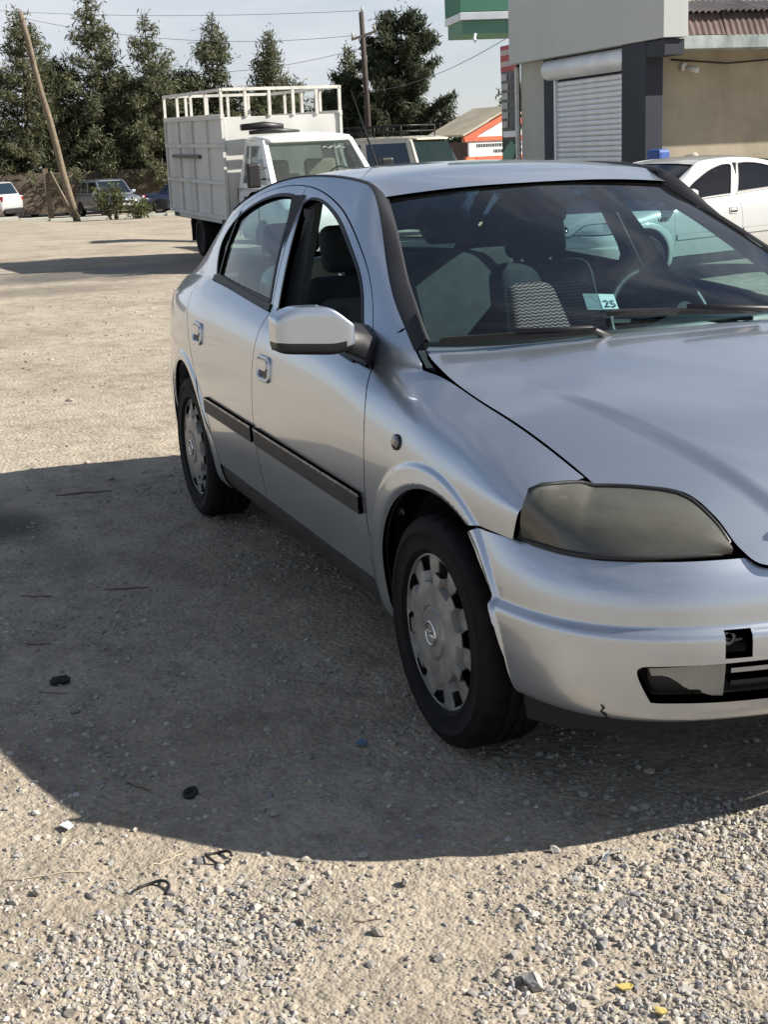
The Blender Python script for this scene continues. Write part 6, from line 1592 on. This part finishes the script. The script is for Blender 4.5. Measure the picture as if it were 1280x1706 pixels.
# ---------------------------------------------------------------- details on the silver saloon
for o in car.children:
    if o.name.startswith('windscreen'): wso = o
TILT = -0.20
def on_ws(t, v, off): 
    P = ws_pt(np.array([t]), np.array([v]))[0]; e = 1e-3
    du = ws_pt(np.array([t+e]), np.array([v]))[0]-ws_pt(np.array([t-e]), np.array([v]))[0]; dv = ws_pt(np.array([t]), np.array([v+e]))[0]-ws_pt(np.array([t]), np.array([v-e]))[0]
    n = np.cross(dv, du); n /= np.linalg.norm(n)
    if n[0] < 0: n = -n
    V1 = dv/np.linalg.norm(dv); U1 = np.cross(n, V1); U1 = U1 if U1[2] > 0 else -U1
    c_, s_ = math.cos(TILT), math.sin(TILT)
    return P, U1*c_-V1*s_, V1*c_+U1*s_, n
def card(name, t, v, w, h_, mat, parent, off=0.004, du_=0.0, dv_=0.0):
    P, U, V_, n = on_ws(t, v, off); c = P+V_*du_+U*dv_-n*off
    vs = [c-V_*w/2-U*h_/2, c+V_*w/2-U*h_/2, c+V_*w/2+U*h_/2, c-V_*w/2+U*h_/2]; return mk(name, vs, [(0,1,2,3)], mat, parent, False), c, U, V_, n
M_paper = plain('sticker_paper', (0.85,0.84,0.84), 0.7, var=0.05); M_stickgrey = plain('sticker_grey', (0.24,0.27,0.28), 0.7, var=0.3, vscale=40); M_ink = plain('sticker_ink', (0.02,0.02,0.02), 0.8)
T0, V0 = 0.21, -0.262
st, c0, U, V_, n = card('sticker', T0, V0, 0.088, 0.090, M_stickgrey, wso, 0.006)
card('sticker_paper', T0, V0, 0.044, 0.084, M_paper, st, 0.0045, 0.021, 0.0)
cu = bpy.data.curves.new('sticker_number', 'FONT'); cu.body = '25'; cu.size = 0.036; cu.align_x = 'CENTER'; cu.align_y = 'CENTER'; cu.materials.append(M_ink)
_tmp = bpy.data.objects.new('tmp_number', cu); COL.objects.link(_tmp); bpy.context.view_layer.update()
_me = bpy.data.meshes.new_from_object(_tmp.evaluated_get(bpy.context.evaluated_depsgraph_get())); bpy.data.objects.remove(_tmp); bpy.data.curves.remove(cu)
to = bpy.data.objects.new('sticker_number', _me); lk(to, st)
U = U*1.5; c1 = c0+V_*0.022-U*0.012+n*0.004; nn = Vector(n); to.matrix_world = Matrix(((V_[0],U[0],n[0],c1[0]),(V_[1],U[1],n[1],c1[1]),(V_[2],U[2],n[2],c1[2]),(0,0,0,1)))
# crack in the bumper corner
mb = MB(); pts = [bump_pt([s], [z], 0.001)[0] for s, z in ((3.02,0.330),(3.06,0.322),(3.01,0.312),(3.08,0.303),(3.05,0.296),(3.10,0.290))]
mb.tube([tuple(q) for q in pts], [0.001,0.003,0.002,0.0035,0.002,0.003], 5)
for o in car.children:
    if o.name.startswith('front_bumper'): mb.build('crack', M_gap, o)
# aerial at the rear of the roof
mb = MB(); mb.tube([(-2.36,0.0,1.383),(-2.42,0.0,1.42),(-2.70,0.0,1.74)], [0.012,0.006,0.002], 6); mb.build('aerial', M_black, car)
# plain boxes added so that no light leaks through under the hood
mb = MB(); mb.box((0.115,0,0.575), (0.61,1.24,0.25)); mb.box((0.55,0,0.515), (0.30,0.84,0.26)); mb.build('bay_light_blocker', M_gap, car)

_cu = rounded('cushion', (-2.00,-0.47,0.93), (0.16,0.34,0.34), 0.07, M_cream, None, (0.1,-0.25,0.1)); tag(_cu, 'cream cushion on the rear seat of the silver saloon, behind the rear door glass', 'cushion')
# ---------------------------------------------------------------- litter on the ground
def gh(x, y): return float(ground_height(np.array([x]), np.array([y]))[0])
M_litter = plain('dark_litter', (0.012,0.012,0.012), 0.7); M_twig = plaster('dry_twig', (0.16,0.12,0.085), 0.3, 20, 0.2); M_straw = plaster('pale_straw', (0.48,0.42,0.30), 0.2, 20, 0.1)
bm = bmesh.new(); bmesh.ops.create_icosphere(bm, subdivisions=3, radius=1.0)
for v in bm.verts:
    k = 1+0.22*math.sin(v.co.x*6+1)*math.cos(v.co.y*5)+0.12*math.sin(v.co.z*9); v.co = Vector((v.co.x*0.020*k, v.co.y*0.030*k, v.co.z*0.014*k))
me = bpy.data.meshes.new('rag'); bm.to_mesh(me); bm.free(); me.materials.append(M_litter); o = bpy.data.objects.new('rag', me); lk(o); o.location = (-0.90,-1.67,gh(-0.90,-1.67)+0.008); tag(o, 'black crumpled rag lying in the shadow at the left', 'rag')
mb = MB(); mb.lathe([(0.004,0.0),(0.017,0.0),(0.019,0.006),(0.019,0.016),(0.014,0.016),(0.013,0.006),(0.004,0.005)], 20, 'z'); o = mb.build('bottle_cap', M_litter); o.location = (0.01,-1.49,gh(0.01,-1.49)); o.rotation_euler = (0.3,0.1,0); tag(o, 'small black cap in the shadow near its lower edge', 'cap')
def ringpiece(loc, r, a0, a1, tilt, label):
    mb = MB(); t = np.linspace(a0, a1, 26); mb.tube([(r*1.25*math.cos(a), r*math.sin(a), 0.004+0.006*math.sin(2*a)) for a in t], 0.0035, 7); o = mb.build('rubber_ring', M_litter)
    o.location = (loc[0], loc[1], gh(*loc)+0.003); o.rotation_euler = (0,0.08,tilt); tag(o, label, 'ring', 'rubber rings')
ringpiece((0.34,-1.51), 0.023, 0.3, 6.3, 0.9, 'thin black rubber ring lying at the shadow edge'); ringpiece((0.41,-1.67), 0.026, -0.6, 3.6, 1.2, 'open black rubber ring lying in the sun left of the other ring')
rs = random.Random(14)
def stick(x, y, L, a, r, mat, label):
    mb = MB(); n = 7; pts = []
    for i in range(n):
        f = i/(n-1)-0.5; xx = x+L*f*math.cos(a)+rs.uniform(-1,1)*L*0.07; yy = y+L*f*math.sin(a)+rs.uniform(-1,1)*L*0.05; pts.append((xx, yy, gh(xx, yy)+r*0.5+0.001))
    mb.tube(pts, [0.6*r*(1-0.5*abs(i/(n-1)-0.4)) for i in range(n)], 6); tag(mb.build('twig', mat), label, 'twig', 'twigs on the ground')
for x, y, L, a, r, m, lab in ((-1.73,-1.31,0.17,1.25,0.005,M_twig,'dark twig in the shadow, left of the saloon door'),(-1.28,-1.69,0.11,1.0,0.004,M_twig,'short twig near the left edge, behind the rag'),(-1.42,-1.66,0.13,0.75,0.003,M_straw,'pale straw stalk near the left edge in the shadow'),
    (-1.80,-1.62,0.12,1.2,0.004,M_twig,'thin twig in the shadow, farthest left'),(0.25,-1.86,0.20,1.4,0.0025,M_straw,'pale straw stalk lying in the sun at the left edge'),(0.30,-1.62,0.09,1.9,0.003,M_straw,'short straw left of the rubber rings'),
    (0.72,-1.30,0.06,1.3,0.0025,M_twig,'tiny twig in the sunlit gravel at the middle'),(-0.10,-1.60,0.08,0.6,0.0035,M_twig,'short twig in the shadow left of the bottle cap'),(1.12,-0.74,0.10,0.2,0.003,M_twig,'thin twig in the gravel at the lower right'),(-0.82,-1.70,0.10,1.0,0.0022,M_twig,'thin dark twig beside the black rag'),(-3.3,-1.2,0.25,1.3,0.006,M_twig,'long twig near the far edge of the shadow')):
    stick(x, y, L, a, r, m, lab)
def flat_bit(name, x, y, pts, mat, label, cat, z=0.006, rz=0.0):
    c = np.array(pts); n = len(c); vs = [(p[0], p[1], z+p[2]) for p in c]+[(p[0], p[1], z+p[2]-0.003) for p in c]
    fs = [tuple(range(n)), tuple(range(2*n-1, n-1, -1))]+[(i, n+i, n+(i+1)%n, (i+1)%n) for i in range(n)]
    mb = MB(); mb.add(vs, fs); o = mb.build(name, mat); o.location = (x, y, gh(x, y)+0.004); o.rotation_euler = (0,0,rz); tag(o, label, cat)
M_leaf = plain('yellow_leaf', (0.48,0.38,0.12), 0.7); M_bluebit = plain('blue_scrap', (0.10,0.17,0.30), 0.6); M_plast = plain('grey_scrap', (0.30,0.31,0.31), 0.5)
flat_bit('leaf', 1.13, -0.955, [(0.016,0,0.003),(0.010,0.009,0.001),(-0.004,0.011,0),(-0.017,0.002,0.002),(-0.006,-0.009,0),(0.009,-0.008,0.001)], M_leaf, 'small yellow leaf on the gravel at the lower right', 'leaf', rz=1.2)
flat_bit('leaf', 1.22, -0.935, [(0.014,0,0.003),(0.008,0.008,0.001),(-0.004,0.009,0),(-0.015,0.002,0.002),(-0.006,-0.008,0),(0.008,-0.007,0.001)], M_leaf, 'pale yellow leaf nearest the bottom edge', 'leaf', rz=0.4)
flat_bit('paper_scrap', -0.07, -1.02, [(0.018,0.002,0.004),(0.004,0.015,0.002),(-0.016,0.008,0.006),(-0.012,-0.012,0.001),(0.008,-0.014,0.002)], M_bluebit, 'small blue scrap beside the front tyre', 'scrap')
flat_bit('plastic_scrap', 0.71, -0.74, [(0.020,-0.030,0.004),(0.010,-0.012,0.012),(0.004,0.012,0.010),(0.012,0.045,0.003),(0.004,0.045,0.002),(-0.008,0.012,0.004),(-0.006,-0.014,0.006),(0.008,-0.034,0.002)], M_plast, 'bent grey plastic scrap lying in the sun near the shadow edge', 'scrap', rz=0.3)
flat_bit('paper_scrap', 0.05, -1.80, [(0.022,0.004,0.003),(0.006,0.018,0.001),(-0.018,0.010,0.003),(-0.012,-0.012,0.001)], M_paper, 'pale paper scrap in the sun at the left, by the shadow edge', 'scrap')
# stones large enough to tell apart
BIG = [(1.05,-1.10,0.027,'pale rounded stone, largest in the gravel at lower right'),(0.62,-1.18,0.017,'round grey stone in the middle of the sunlit dirt'),(0.77,-1.30,0.016,'pale oval stone below the middle of the dirt strip'),(0.90,-1.22,0.013,'dark stone in the trodden dirt'),
       (0.47,-1.22,0.012,'white stone just outside the shadow edge'),(0.66,-1.42,0.013,'grey stone left of the trodden strip'),(0.33,-1.90,0.015,'cream stone at the left edge'),(0.20,-1.34,0.014,'dark grey stone just inside the shadow edge'),
       (0.63,-0.83,0.013,'small pale stone at the shadow edge on the right'),(0.99,-0.92,0.016,'dark stone in the gravel on the right'),(0.72,-1.07,0.011,'small dark stone right of the rounded stone'),(0.60,-1.60,0.012,'pale stone among the gravel on the left'),(0.86,-1.02,0.012,'brown stone at the upper edge of the right gravel')]
for i, (x, y, r, lab) in enumerate(BIG):
    o = scatter('stone', np.array([[x, y]]), np.array([r]), 3, 100+i, sink=0.2); tag(o, lab, 'stone', 'single larger stones')
